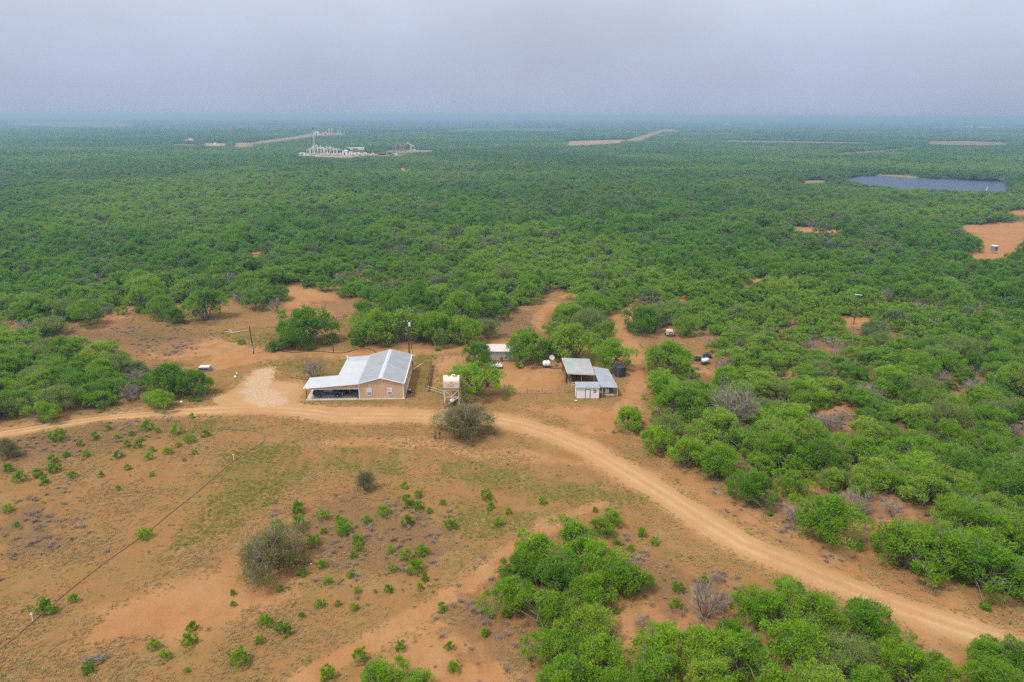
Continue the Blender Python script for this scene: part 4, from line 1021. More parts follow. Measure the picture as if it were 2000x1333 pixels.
t2.slab([(-19.6, -.03, 2.40), (-9.05, -.03, 2.40), (-9.05, .0, 2.40), (-19.6, .0, 2.40)], .10)
t2.build('trim', WHITE, house)
f_ = MB(); f_.add([(-19.6, 0, 2.402), (-9.05, 0, 2.402), (-9.05, 0, zl(-9.05) - .075), (-19.6, 0, zl(-19.6) - .075), (-19.6, .06, 2.402), (-9.05, .06, 2.402), (-9.05, .06, zl(-9.05) - .075), (-19.6, .06, zl(-19.6) - .075)], [(0, 1, 2, 3), (7, 6, 5, 4), (0, 4, 5, 1), (3, 2, 6, 7), (0, 3, 7, 4), (1, 5, 6, 2)]); f_.build('fascia', TAN, house)
for x, y in ((-19.5, .03), (-19.5, 5.4), (-9.25, .10)):
    MB().box(x - .07, x + .07, y - .03 if y < .2 else y - .07, y + .07, .14, (zl(x) - .07) if y > 1 else 2.4).build('post', DARKM, house)
# rooms under the lean-to behind the carport
MB().box(-13.8, -9.02, 5.8, 5.92, .14, 3.0).build('wall', INTERIOR, house)
MB().box(-13.8, -13.68, 5.923, D, .14, 3.0).build('wall', TANS, house)
MB().box(-13.65, -9.03, D - .12, D - .003, .14, 3.0).build('wall', TAN, house)
dr = MB().box(-11.6, -10.7, 5.75, 5.797, .16, 2.2).build('door', WHITE, house)
MB().tube((-10.85, 5.72, 1.15), (-10.85, 5.76, 1.15), .04).build('handle', DARKM, dr)
for x0 in (-7.4, -3.25):
    fr = MB(); x1, z0, z1 = x0 + 1.0, .85, 2.40
    fr.box(x0, x0 + .09, -.06, -.003, z0, z1).box(x1 - .09, x1, -.06, -.003, z0, z1).box(x0 + .09, x1 - .09, -.06, -.003, z1 - .09, z1).box(x0 + .09, x1 - .09, -.07, -.003, z0, z0 + .10).box(x0 + .09, x1 - .09, -.055, -.003, 1.58, 1.66)
    wn = fr.build('window', WHITE, house)
    MB().box(x0 + .09, x1 - .09, -.03, -.004, z0 + .10, 1.58).build('pane', GLASS, wn)
    MB().box(x0 + .09, x1 - .09, -.045, -.004, 1.66, z1 - .09).build('blind', M('window_blind', (.52, .56, .58), .6), wn)
for y0 in (5.0, 11.0):      # side wall openings
    d_ = MB().box(.003, .05, y0, y0 + 1.0, .85, 2.3).build('window', WHITE, house); MB().box(.052, .06, y0 + .1, y0 + .9, .95, 2.2).build('pane', GLASS, d_)
d_ = MB().box(.003, .05, 8.0, 8.95, .15, 2.25).build('door', WHITE, house); MB().tube((.05, 8.1, 1.2), (.1, 8.1, 1.2), .04).build('handle', DARKM, d_)
for x, y, z in ((-9.3, -.42, 3.42), (-19.6, -.42, 2.72)):
    fl = MB().box(x - .10, x + .10, y + .04, y + .14, z - .06, z + .06)
    for s in (-.16, .16):
        fl.tube((x + s * .5, y + .06, z), (x + s, y - .08, z - .06), .05, .11, n=8)
    fl.build('floodlight', CHROME, house)
MB().lathe([(.02, -.04), (.30, .0), (.36, .10), (.34, .10), (.02, 0)], n=16, axis='X').xf(Matrix.Translation((-14.1, 16.2, 3.55))).build('satellite_dish', WHITE, house)
MB().tube((.2, 16.2, 3.0), (.2, 16.2, 4.0), .03).tube((.2, 16.2, 3.45), (.75, 16.2, 3.45), .02).build('vent_pipe', WHITE, house)
MB().box(.06, .20, 13.0, 13.12, .2, 3.3).box(.06, .14, 3.6, 3.72, .2, 3.3).build('downspout', WHITE, house)

def hloc(x, y, z=0):
    c, s = math.cos(R(2.85)), math.sin(R(2.85)); return (hx + x * c - y * s, hy + x * s + y * c, z)
HR = R(2.85)
# air conditioner beside the right wall
ac = empty('air_conditioner', hloc(.95, 2.6, .0), HR, 'dark square air conditioner unit on the ground by the right wall of the house', 'air conditioner')
MB().box(-.45, .45, -.45, .45, .0, .1).build('base', CONC, ac); MB().box(-.4, .4, -.4, .4, .103, .92).build('casing', DARKM, ac, bevel=.03)
MB().lathe([(.05, .925), (.33, .925), (.33, .97), (.05, .97)], n=20).build('fan_grille', CHROME, ac)

# ---------------------------------------------------------------- vehicles
def wheel(parent, x, y, r=.40, wd=.26, side=-1):
    ty = MB().lathe([(r * .62, -wd / 2), (r * .93, -wd / 2), (r, -wd / 4), (r, wd / 4), (r * .93, wd / 2), (r * .62, wd / 2)], n=24, axis='Y', c=(x, y, r)).build('wheel', TYRE, parent, smooth=False)
    MB().lathe([(.05, side * wd * .56), (r * .25, side * wd * .50), (r * .56, side * wd * .46), (r * .60, side * wd * .53), (r * .62, side * wd * .30), (.02, side * wd * .2)][::side], n=20, axis='Y', c=(x, y, r)).build('rim', CHROME, ty)
def pickup(loc, rz, paint, label, crew=True, L=5.9):
    t = empty('pickup_truck', loc, rz, label, 'pickup truck', 'dark vehicles under the carport')
    hw = .98; a, b = -L / 2, L / 2
    wr, wf = a + 1.25, b - .95
    def arch(cx, n=7, r=.50): return [(cx + r * math.cos(math.pi * (1 - k / n)), .40 + r * math.sin(math.pi * (1 - k / n))) for k in range(n + 1)]
    prof = [(a, .55)] + arch(wr) + arch(wf) + [(b, .5), (b + .02, .80), (b - .02, 1.10), (b - .25, 1.18), (b - 1.50, 1.26), (wr + .95, 1.28), (a, 1.30)]
    MB().prism(prof, -hw, hw).build('body', paint, t, bevel=.05)
    cabx0, cabx1 = wr + .95 - .15, b - 1.35
    cab = MB(); z0, z1 = 1.27, 1.88; ix = .10
    v = [(cabx0, -hw + .03, z0), (cabx1, -hw + .03, z0), (cabx1, hw - .03, z0), (cabx0, hw - .03, z0), (cabx0 + .25, -hw + .20, z1), (cabx1 - .85, -hw + .20, z1), (cabx1 - .85, hw - .20, z1), (cabx0 + .25, hw - .20, z1)]
    cab.add(v, [(3, 2, 1, 0), (4, 5, 6, 7), (0, 1, 5, 4), (1, 2, 6, 5), (2, 3, 7, 6), (3, 0, 4, 7)]); cab.build('cab', paint, t, bevel=.06)
    for s in (-1, 1):
        y0 = s * (hw - .03 + .012); y1 = s * (hw - .20 + .012)
        def sp(x, k): return (x, y0 + (y1 - y0) * k, z0 + (z1 - z0) * k)
        m1 = (cabx0 + cabx1 - .5) / 2
        g = MB()
        for xa, xb, xc, xd in ((cabx0 + .18, m1 - .06, m1 - .06, cabx0 + .32), (m1 + .06, cabx1 - .28, cabx1 - .85, m1 + .06)):
            q = [sp(xa, .12), sp(xb, .12), sp(xc, .86), sp(xd, .86)]; g.add(q + [(p[0], p[1] - s * .02, p[2]) for p in q], [(0, 1, 2, 3), (4, 7, 6, 5), (0, 4, 5, 1), (1, 5, 6, 2), (2, 6, 7, 3), (3, 7, 4, 0)])
        g.build('window', GLASS, t)
    k0, k1 = .12, .88
    ws = [(cabx1 - .85 * k0 + .015, -hw + .14, z0 + (z1 - z0) * k0), (cabx1 - .85 * k0 + .015, hw - .14, z0 + (z1 - z0) * k0), (cabx1 - .85 * k1 + .015, hw - .26, z0 + (z1 - z0) * k1), (cabx1 - .85 * k1 + .015, -hw + .26, z0 + (z1 - z0) * k1)]
    MB().slab(ws, .015).build('windshield', GLASS, t)
    MB().box(a + .10, wr + .75, -hw + .12, hw - .12, 1.285, 1.325).build('bed_cover', BLACKP, t)
    MB().box(b - .02, b + .14, -hw + .02, hw - .02, .45, .70).build('bumper', CHROME, t, bevel=.03)
    MB().box(a - .12, a + .0, -hw + .05, hw - .05, .50, .70).build('bumper', CHROME, t, bevel=.03)
    MB().box(b + .0, b + .04, -.55, .55, .74, 1.04).build('grille', CHROME, t)
    for s in (-1, 1):
        MB().box(b - .06, b + .045, s * .78 - .16, s * .78 + .16, .78, 1.04).build('headlight', LAMP, t, bevel=.02)
        MB().box(a - .03, a + .02, s * .86 - .08, s * .86 + .08, .85, 1.22).build('taillight', M('red_lens', (.3, .02, .02), .3), t)
        MB().box(wr + .62, wf - .62, s * (hw + .06) - .06, s * (hw + .06) + .06, .34, .42).build('running_board', CHROME, t)
        MB().box(cabx1 - .42, cabx1 - .26, s * (hw + .10) - .10, s * (hw + .10) + .10, 1.28, 1.50).build('mirror', paint, t, bevel=.02)
        for x in (wr, wf): wheel(t, x, s * (hw - .13), side=s)
    return t
px_, py_, _ = hloc(-15.55, 1.9); pickup((px_, py_, .14), HR, NAVY, 'dark navy pickup truck parked side-on under the front of the carport')
px_, py_, _ = hloc(-14.0, 4.05); t_ = pickup((px_, py_, .14), HR - R(14), BLACKP, 'black pickup truck parked behind the navy one, only its nose showing')

# ---------------------------------------------------------------- feed bin tower (cream tank on legs)
fx, fy, _ = G(883, 789)
fb = empty('feed_bin_tower', (fx, fy, 0), R(2), 'cream rusty-topped feed bin standing on tall braced legs beside the bright mesquite', 'feed bin')
hw, hd, z0, z1 = 1.45, 1.2, 3.55, 6.1
leg_xy = [(-hw, -hd), (hw, -hd), (hw, hd), (-hw, hd)]
for x, y in leg_xy: MB().box(x - .07, x + .07, y - .07, y + .07, 0, z0).build('leg', CREAM, fb)
arc = [(hd * 1.12 * math.cos(math.pi * k / 12), 5.05 + 1.0 * math.sin(math.pi * k / 12)) for k in range(13)]
poly = arc + [(-hd * 1.12, 3.9), (-hd * .5, 3.3), (hd * .5, 3.3), (hd * 1.12, 3.9)]
tk = MB(); n = len(poly); vv = [(-hw - .12, y, z) for y, z in poly] + [(hw + .12, y, z) for y, z in poly]
tk.add(vv, [tuple(range(n)), tuple(range(2 * n - 1, n - 1, -1))] + [(k, (k + 1) % n, n + (k + 1) % n, n + k) for k in range(n)])
tk.build('tank', CREAM, fb)
MB().box(-.8, -.1, -.35, .15, 6.02, 6.10).box(.3, 1.2, -.45, .2, 6.0, 6.08).build('rust_patch', RUST, fb)
MB().box(.05, .75, -.25, .35, 6.04, 6.22).build('hatch', CREAM, fb)
MB().box(-.6, -.5, -1.40, -1.352, 4.55, 4.75).box(.3, .4, -1.40, -1.352, 4.55, 4.75).box(-.35, .25, -1.39, -1.352, 4.35, 4.41).box(-.30, .20, -1.39, -1.352, 5.1, 5.15).build('bracket', RUST, fb)
br = MB()
for y in (-hd - .0, hd + .0):
    br.tube((-hw, y, 1.95), (hw, y, 1.95), .06).tube((-hw, y, 3.5), (0, y, 2.0), .055).tube((hw, y, 3.5), (0, y, 2.0), .055).tube((0, y, 2.0), (0, y, 3.5), .045).tube((-hw, y, 3.45), (hw, y, 3.45), .06)
br.tube((-hw + .1, -hd, .12), (hw, -hd, 1.9), .06)
for x in (-hw, hw): br.tube((x, -hd, 1.95), (x, hd, 1.95), .06).tube((x, -hd, 3.45), (x, hd, 1.95), .05).tube((x, -hd, .1), (x, hd, 1.9), .05)
br.build('brace', CREAM, fb)
ld = MB().tube((hw + .25, -.3, 0), (hw + .25, -.3, 6.0), .03).tube((hw + .25, .1, 0), (hw + .25, .1, 6.0), .03)
for k in range(14): ld.tube((hw + .25, -.3, .35 + k * .4), (hw + .25, .1, .35 + k * .4), .018)
ld.build('ladder', CREAM, fb)
# small sprayer trailer under the bin
st = empty('sprayer_trailer', G(884, 791), R(70), 'small white and green sprayer trailer parked under the feed bin legs', 'trailer')
MB().box(-.6, .6, -.45, .45, .42, .5).tube((.6, 0, .46), (1.6, 0, .40), .04).build('frame', DARKM, st)
MB().lathe([(.15, -.55), (.42, -.45), (.45, 0), (.42, .45), (.15, .55)], n=16, axis='X', c=(0, 0, .98)).build('tank', POLY, st, smooth=True)
MB().box(.30, .58, -.28, .28, .503, .80).build('motor', GREENP, st, bevel=.02)
for s in (-1, 1): wheel(st, -.1, s * .58, .32, .16, side=s)

# ---------------------------------------------------------------- barn with pens, lean-to and white shed
def roofed(par, fl, fr, brr, bl, th, mat, name='roof'): return MB().slab([fl, fr, brr, bl], th).build(name, mat, par)
barn = empty('barn', (15.0, 140.5, 0), 0, 'open pole barn with large weathered grey tin roof beside the black water tank', 'barn')
def bl(p, z=None): return (p[0] - 15.0, p[1] - 140.5, p[2] if z is None else z)
FL, FR, BR, BL = (11.95, 136.7, 2.6), (17.75, 136.1, 2.6), (17.4, 144.3, 3.2), (11.25, 144.9, 3.2)
MB().slab([bl(FL), bl(FR), bl(BR), bl(BL)], .06).build('roof', GALV, barn)
for p in (FL, FR, BR, BL, (14.8, 136.45, 2.6), (11.6, 140.8, 2.9), (14.4, 144.5, 3.2)):
    q = bl(p); MB().box(q[0] - .06 + (.15 if q[0] < 0 else -.15), q[0] + .06 + (.15 if q[0] < 0 else -.15), q[1] - .06 + (.15 if q[1] < 0 else -.15), q[1] + .06 + (.15 if q[1] < 0 else -.15), 0, q[2] - .12).build('post', PIPE, barn)
MB().slab([(bl(BL)[0] + .1, 4.25, 2.9), (bl(BR)[0] - .1, 3.6, 2.9), (bl(BR)[0] - .1, 3.65, 2.9), (bl(BL)[0] + .1, 4.3, 2.9)], 2.8).build('back_wall', BROWNW, barn)
MB().box(-3.3, -3.25, -3.2, 3.9, .15, 1.9).build('side_wall', BROWNW, barn)
bm_ = MB()
for p, q in ((FL, FR), (BL, BR), (FL, BL), (FR, BR)):
    a, b = bl(p), bl(q); bm_.tube((a[0], a[1], a[2] - .13), (b[0], b[1], b[2] - .13), .06)
bm_.build('beam', WOODP, barn)
lean = empty('lean_to_shed', (19.8, 134.3, 0), 0, 'open lean-to with sloping blue grey tin roof joining the barn and white shed', 'shed')
def ll(x, y, z): return (x - 19.8, y - 134.3, z)
def zpx(x, y, z): q = G(1060 + x / 11.1, 680 + y / 11.1, z); return ll(q[0], q[1], z)
MB().slab([zpx(1255, 850, 2.22), zpx(1640, 860, 2.2), zpx(1420, 455, 2.62), zpx(1085, 400, 2.80), ll(17.80, 136.2, 2.62)], .06).build('roof', BLUEROOF, lean)
for x, y, z in ((18.65, 130.05, 2.2), (21.75, 130.0, 2.2), (20.85, 138.1, 2.9), (21.3, 134.1, 2.55), (18.1, 138.8, 3.05)):
    MB().box(*[v for c, h_ in zip(ll(x, y, 0)[:2], (.05, .05)) for v in (c - h_, c + h_)], 0, z - .0).build('post', WOODP, lean)
rl = MB().tube(ll(18.7, 130.0, .45), ll(21.7, 129.95, .5), .045).tube(ll(21.75, 130.0, .5), ll(21.35, 134.1, .5), .04).tube(ll(21.75, 130.0, 1.1), ll(21.35, 134.1, 1.1), .04)
rl.build('rail', WOODP, lean)
MB().slab([ll(18.4, 133.5, 2.3), ll(21.2, 133.6, 2.3), ll(21.2, 133.65, 2.3), ll(18.4, 133.55, 2.3)], 2.25).build('back_wall', BROWNW, lean)
fz = empty('freezer', (19.75, 131.4, 0), R(3), 'white upright box freezer under the lean-to roof', 'freezer')
MB().box(-.38, .38, -.35, .35, .05, 1.35).build('cabinet', WHITEP, fz, bevel=.03); MB().box(-.36, .36, -.40, -.353, .12, 1.28).build('door', WHITEP, fz); MB().box(.22, .26, -.45, -.403, .5, .9).build('handle', CHROME, fz)
bx = empty('feed_trough', (20.4, 130.7, 0), R(6), 'low pale wooden trough on the ground under the lean-to', 'trough')
tt = MB().box(-.9, .9, -.3, -.25, .05, .4).box(-.9, .9, .25, .3, .05, .4).box(-.9, -.85, -.25, .25, .05, .4).box(.85, .9, -.25, .25, .05, .4).box(-.85, .85, -.25, .25, .05, .1); tt.build('box', WOODP, bx)

shed = empty('white_shed', (15.5, 129.0, 0), R(0.3), 'small white shed with brown framed door and two vents, tin roof', 'shed')
sx0, sx1, sy1 = -2.35, 2.38, 2.15
for q_ in ((sx0, sx1, 0, .08, .08, 2.42), (sx0, sx0 + .08, .083, sy1 - .083, .08, 2.5), (sx1 - .08, sx1, .083, sy1 - .083, .08, 2.5), (sx0, sx1, sy1 - .08, sy1, .08, 2.75)): MB().box(*q_).build('wall', WHITEP, shed)
MB().slab([(sx0 - .12, -.2, 2.50), (sx1 + .1, -.2, 2.50), (sx1 + .1, sy1 + .1, 2.86), (sx0 - .12, sy1 + .1, 2.86)], .06).build('roof', BLUEROOF, shed)
MB().box(sx0 - .02, sx0 + .06, -.02, -.002, .08, 2.42).box(sx1 - .06, sx1 + .02, -.02, -.002, .08, 2.42).build('trim', BROWNW, shed)
MB().box(sx0 - .1, sx1 + .08, .0, sy1, -.05, .077).build('base', BROWNW, shed)
dr = MB().box(-.38, .40, -.05, -.004, .1, 2.0).build('door', WHITEP, shed)
MB().box(-.50, -.382, -.07, -.004, .08, 2.1).box(.402, .52, -.07, -.004, .08, 2.1).box(-.382, .402, -.07, -.004, 2.003, 2.1).build('frame', BROWNW, dr)
MB().tube((.3, -.05, 1.05), (.3, -.09, 1.05), .03).build('handle', DARKM, dr)
for z in (1.40, 1.78): MB().box(1.18, 1.72, -.04, -.004, z, z + .20).build('vent', DARKM, shed)

def rail_fence(name, label, posts, h, mat, rails=(.95, .5), cat='fence', r=.045, rr=.03):
    x0, y0 = posts[0]; e = empty(name, (x0, y0, 0), 0, label, cat)
    for x, y in posts: MB().tube((x - x0, y - y0, 0), (x - x0, y - y0, h), r, n=8).build('post', mat, e)
    for k in rails:
        m_ = MB()
        for (xa, ya), (xb, yb) in zip(posts[:-1], posts[1:]): m_.tube((xa - x0, ya - y0, h * k), (xb - x0, yb - y0, h * k), rr, n=6)
        m_.build('rail', mat, e)
    return e
rail_fence('pen_fence', 'close-set pipe pen panels enclosing the yard between barn and white shed', [(12.0, 136.4), (12.2, 134.6), (12.4, 132.9), (12.7, 131.3)], 1.5, PIPE, (.95, .72, .5, .28))
rail_fence('pen_fence', 'pale double rail crossing the dark pen below the grey barn roof', [(12.6, 133.6), (14.4, 133.8), (16.2, 133.9), (17.6, 134.0)], 1.7, WOODP, (.96, .7), r=.06, rr=.06)
rail_fence('pipe_fence', 'thin brown pipe fence running from the broad mesquite to the barn pen', [G2(x, y) for x, y in ((985, 770), (1002, 770), (1030, 769), (1059, 769), (1089, 768))], 1.35, PIPE, (.97, .08))
rail_fence('pipe_gate', 'open-bar pipe gate at the barn end of the thin fence', [G2(x, y) for x, y in ((1092, 768), (1103, 768), (1112, 767))], 1.7, PIPE, (.97, .5, .1))
rail_fence('pipe_fence', 'pale mottled pipe fence between the brown gate and the feed bin', [G2(x, y) for x, y in ((834, 766), (843, 768), (852, 771), (860, 773), (867, 776))], 1.35, CREAM, (.97, .55))
rail_fence('wire_fence', 'thin wire fence behind the brown gate toward the round dark mesquite', [G2(x, y) for x, y in ((843, 712), (853, 709), (864, 706))], 1.5, PIPE, (.95, .5))
rail_fence('wire_fence', 'thin fence at the back of the pen in front of the white metal building', [G2(x, y) for x, y in ((893, 712), (905, 711), (925, 708), (950, 705), (968, 705), (995, 706), (1020, 708))], 1.4, PIPE, (.95, .5, .15))
# brown mesh gate panel seen end-on
a, b = G(834.5, 766), G(842, 714)
gt = empty('long_gate', (a[0], a[1], 0), math.atan2(b[1] - a[1], b[0] - a[0]), 'long dark brown steel gate panel right of the house, seen nearly end-on', 'gate')
Lg = math.hypot(b[0] - a[0], b[1] - a[1]); m_ = MB()
for k in range(6): m_.tube((0, 0, .25 + k * .25), (Lg, 0, .25 + k * .25), .03)
m_.build('bars', RUST, gt); MB().box(.1, Lg - .1, -.015, .015, .4, 1.45).build('panel', BROWNW, gt)
for k in range(5): MB().tube((Lg * k / 4, 0, 0), (Lg * k / 4, 0, 1.7), .06).build('post', RUST, gt)
# black round water tank
wt = empty('water_tank', (24.1, 142.2, 0), 0, 'black round ribbed plastic water tank beside the barn under the mesquite', 'water tank')
pr = [(0.05, 2.62), (.5, 2.6), (1.15, 2.35), (1.28, 2.25)]
for k in range(8): pr += [(1.28, 2.15 - k * .26), (1.24, 2.10 - k * .26), (1.24, 2.0 - k * .26), (1.28, 1.95 - k * .26)]
pr += [(1.28, 0)]
MB().lathe(pr[::-1], n=40).build('shell', BLACKT, wt, smooth=False); MB().lathe([(.28, 2.60), (.28, 2.72), (.05, 2.74)], n=20).build('lid', BLACKT, wt)
# white poly tank on a stand
x, y, _ = G(1067, 718)
pt = empty('white_tank', (x, y, 0), R(5), 'white horizontal plastic tank on a steel cradle in front of the trees', 'tank')
MB().lathe([(.1, -.75), (.45, -.68), (.56, -.5), (.56, .5), (.45, .68), (.1, .75)], n=20, axis='Y', c=(-.32, 0, 1.02)).build('tank', POLY, pt, smooth=True)
MB().lathe([(.1, -.75), (.45, -.68), (.56, -.5), (.56, .5), (.45, .68), (.1, .75)], n=20, axis='Y', c=(.42, 0, 1.02)).build('tank', POLY, pt, smooth=True)
for s in (-.5, .5): MB().box(-.85, .95, s - .05, s + .05, .35, .48).tube((-.75, s, 0), (-.75, s, .35), .05).tube((.85, s, 0), (.85, s, .35), .05).build('cradle', DARKM, pt)
# satellite dish on a pole
x, y, _ = G(1077, 716)
ds = empty('satellite_dish', (x, y, 0), R(15), 'grey round dish tilted on a thin pole right of the white tank', 'satellite dish')
MB().tube((0, 0, 0), (0, 0, 2.0), .04).tube((0, 0, 1.6), (1.3, -.5, .1), .03).build('pole', CHROME, ds)
MB().lathe([(.03, .0), (.40, .06), (.62, .18), (.60, .19), (.03, .04)], n=24, axis='Z').xf(Matrix.Translation((0, -.1, 2.15)) @ Matrix.Rotation(R(50), 4, 'X')).build('dish', M('dish_grey', (.32, .34, .37), .5), ds)
# yellow cone feeder
x, y, _ = G(1017, 716)
cf = empty('cone_feeder', (x, y, 0), 0, 'faded yellow cone shaped feeder on the red soil below the tall mesquite', 'feeder')
MB().lathe([(.72, 0), (.72, .12), (.55, .45), (.32, 1.05), (.12, 1.35), (.04, 1.42)], n=20).build('cone', YELLOW, cf); MB().lathe([(.80, .0), (.86, .10), (.78, .13)], n=20).build('rim', RUST, cf)
# pipe pile, planks, long whitish pipe
x, y, _ = G(1048, 719)
pp = MB(); rg_ = random.Random(3)
for k in range(9): pp.tube((-1.1 + rg_.uniform(-.1, .1), -.3 + .14 * (k % 5), .08 + .13 * (k // 5)), (1.1 + rg_.uniform(-.2, .2), -.3 + .14 * (k % 5) + rg_.uniform(-.05, .05), .08 + .13 * (k // 5)), .065, n=8)
o = pp.build('pipe_pile', RUST); o.location = (x, y, 0); tag(o, 'short stack of rusty pipes on the ground left of the white tank', 'pipes')
x, y, _ = G(1088, 721)
pp = MB()
for k in range(5): pp.tube((-1.6 + rg_.uniform(-.1, .1), .2 * k, .06), (1.5 + rg_.uniform(-.3, .3), .2 * k + rg_.uniform(-.1, .1), .1), .05, n=8)
o = pp.build('pipe_pile', BROWNW); o.location = (x, y, 0); tag(o, 'long dark pipes lying on the ground between the white tank and barn', 'pipes')
a, b = G(807, 723), G(824, 712); o = MB().tube((0, 0, .12), (b[0] - a[0], b[1] - a[1], .12), .10, n=8).build('plank', WOODP); o.location = (a[0], a[1], 0); tag(o, 'pale plank lying on the grass beside the right wall of the house', 'plank')
# white metal building behind the pen
wb = empty('metal_shed', (-2.6, 152.4, 0), R(1), 'long low white corrugated shed with rusty roof between two mesquites', 'shed')
MB().box(-4.2, 4.2, 0, .08, 0, 2.05).box(-4.2, -4.12, .083, 3.4, 0, 2.3).box(4.12, 4.2, .083, 3.4, 0, 2.3).box(-4.1, 4.1, 3.32, 3.4, 0, 2.5).build('wall', M('corrugated_white', (.48, .50, .51), .6, .0, ribs=(0, .28), var=.1, dirt=(.45, .40, .37)), wb)
MB().slab([(-4.4, -.25, 2.12), (4.4, -.25, 2.12), (4.4, 3.6, 2.65), (-4.4, 3.6, 2.65)], .06).build('roof', M('rusty_white_roof', (.44, .40, .39), .6, .0, ribs=(0, .4), var=.1, dirt=(.42, .22, .16)), wb)
x, y, _ = G(979, 706)
dm = empty('rusty_drum', (x, y, 0), 0, 'rusty red upright drum with a chimney in front of the white metal shed', 'drum')
MB().lathe([(.38, 0), (.38, .4), (.40, .42), (.38, .45), (.38, 1.1), (.1, 1.15)], n=20).build('drum', RUST, dm); MB().tube((.1, 0, 1.1), (.1, 0, 1.7), .08).build('chimney', RUST, dm)
# flatbed trailer
x, y, _ = G(968, 719)
tl = empty('flatbed_trailer', (x, y, 0), R(4), 'low flatbed trailer with white scrap on it behind the bright mesquite', 'trailer')
MB().box(-1.5, 1.5, -.8, .8, .48, .60).tube((-1.5, 0, .5), (-2.4, 0, .45), .05).build('bed', M('trailer_grey', (.45, .45, .45), .6), tl)
for x_, s in ((0, -1), (0, 1)): wheel(tl, x_ + .1, s * .92, .33, .2, side=s)
rs = MB(); rg_ = random.Random(5)
for k in range(7):
    c = (rg_.uniform(-1.3, .8), rg_.uniform(-.6, .5)); rs.tube((c[0], c[1], .72), (c[0] + rg_.uniform(.3, .6), c[1] + rg_.uniform(-.2, .3), .85 + rg_.uniform(0, .25)), .09, n=8)
o = rs.build('scrap_load', POLY); o.location = (x, y, 0); tag(o, 'jumbled white scrap pipes lying on the low flatbed trailer', 'scrap')

# tan utility trailer with spare wheel, at the rear
x, y, _ = G(1308, 656)
jp = empty('utility_trailer', (x, y, 0), R(-8), 'tan box trailer with a spare wheel on its front, between two mesquites', 'trailer')
MB().prism([(-1.0, .45), (1.0, .45), (1.0, 1.25), (.75, 1.5), (-.75, 1.5), (-1.0, 1.25)], -1.0, 1.3).build('body', TANV, jp, bevel=.05)
for s in (-1, 1):
    ty = MB().lathe([(.2, -.12), (.34, -.12), (.36, 0), (.34, .12), (.2, .12)], n=18, axis='X', c=(s * 1.12, .2, .36)).build('wheel', TYRE, jp)
    MB().lathe([(.02, -.08), (.2, -.08), (.2, .08), (.02, .08)], n=14, axis='X', c=(s * 1.12, .2, .36)).build('rim', POLY, ty)
ty = MB().lathe([(.2, -.1), (.40, -.1), (.42, 0), (.40, .1), (.2, .1)], n=18, axis='Y', c=(.15, -1.15, .95)).build('spare_wheel', TYRE, jp)
MB().lathe([(.02, -.12), (.19, -.12), (.19, .05), (.02, .05)], n=14, axis='Y', c=(.15, -1.15, .95)).build('rim', POLY, ty)
MB().box(-.95, .95, -1.12, -1.003, .42, .52).tube((-.5, -1.1, .47), (.1, -2.0, .42), .04).tube((.6, -1.1, .47), (.1, -2.0, .42), .04).build('hitch', DARKM, jp)
# white sprayer tank and dark tubs
x, y, _ = G(1376, 712)
sp_ = empty('tank_trailer', (x, y, 0), R(20), 'small white tank trailer with upright mast beside dark tubs in the right brush', 'trailer')
MB().lathe([(.1, -.8), (.45, -.7), (.52, -.45), (.52, .45), (.45, .7), (.1, .8)], n=20, axis='X', c=(0, 0, 1.0)).build('tank', POLY, sp_, smooth=True)
MB().box(-.9, .9, -.5, .5, .42, .5).tube((.9, 0, .45), (1.8, 0, .4), .04).build('frame', DARKM, sp_); MB().tube((.2, .2, .5), (.2, .2, 3.1), .035).build('mast', CHROME, sp_)
MB().lathe([(.05, -.3), (.38, -.25), (.4, .25), (.05, .3)], n=16, axis='Y', c=(1.0, .3, .95)).build('tank', POLY, sp_, smooth=True)
for s in (-1, 1): wheel(sp_, -.1, s * .62, .33, .18, side=s)
for px_, py_, lab in ((1381, 699, 'dark blue round stock tub right behind the white tank trailer'), (1361, 704, 'blackish round stock tub left of the white tank trailer')):
    x, y, _ = G(px_, py_)
    o = MB().lathe([(.85, 0), (.95, .1), (1.0, .7), (1.04, .72), (1.0, .74), (.92, .7), (.88, .12), (.05, .1)], n=28).build('stock_tub', BLUEM); o.location = (x, y, 0); tag(o, lab, 'tub')
# grey stone cistern / trough in the left clearing
x, y, _ = G(401, 724)
tg = empty('camper_shell', (x, y, 0), R(3), 'old grey boxy camper shell lying in the grass of the left clearing', 'camper shell')
MB().prism([(-1.35, 0), (1.35, 0), (1.25, .75), (1.05, .95), (-1.15, .95), (-1.3, .7)], -.75, .75).build('shell', STONE, tg, bevel=.05)
MB().slab([(-1.15, -.78, 1.02), (1.08, -.78, 1.02), (1.08, .78, 1.02), (-1.15, .78, 1.02)], .06).build('top', M('pale_grey_top', (.45, .46, .47), .6), tg)
MB().box(-1.0, -.2, -.79, -.752, .35, .75).box(.0, .9, -.79, -.752, .35, .75).build('window', DARKM, tg)
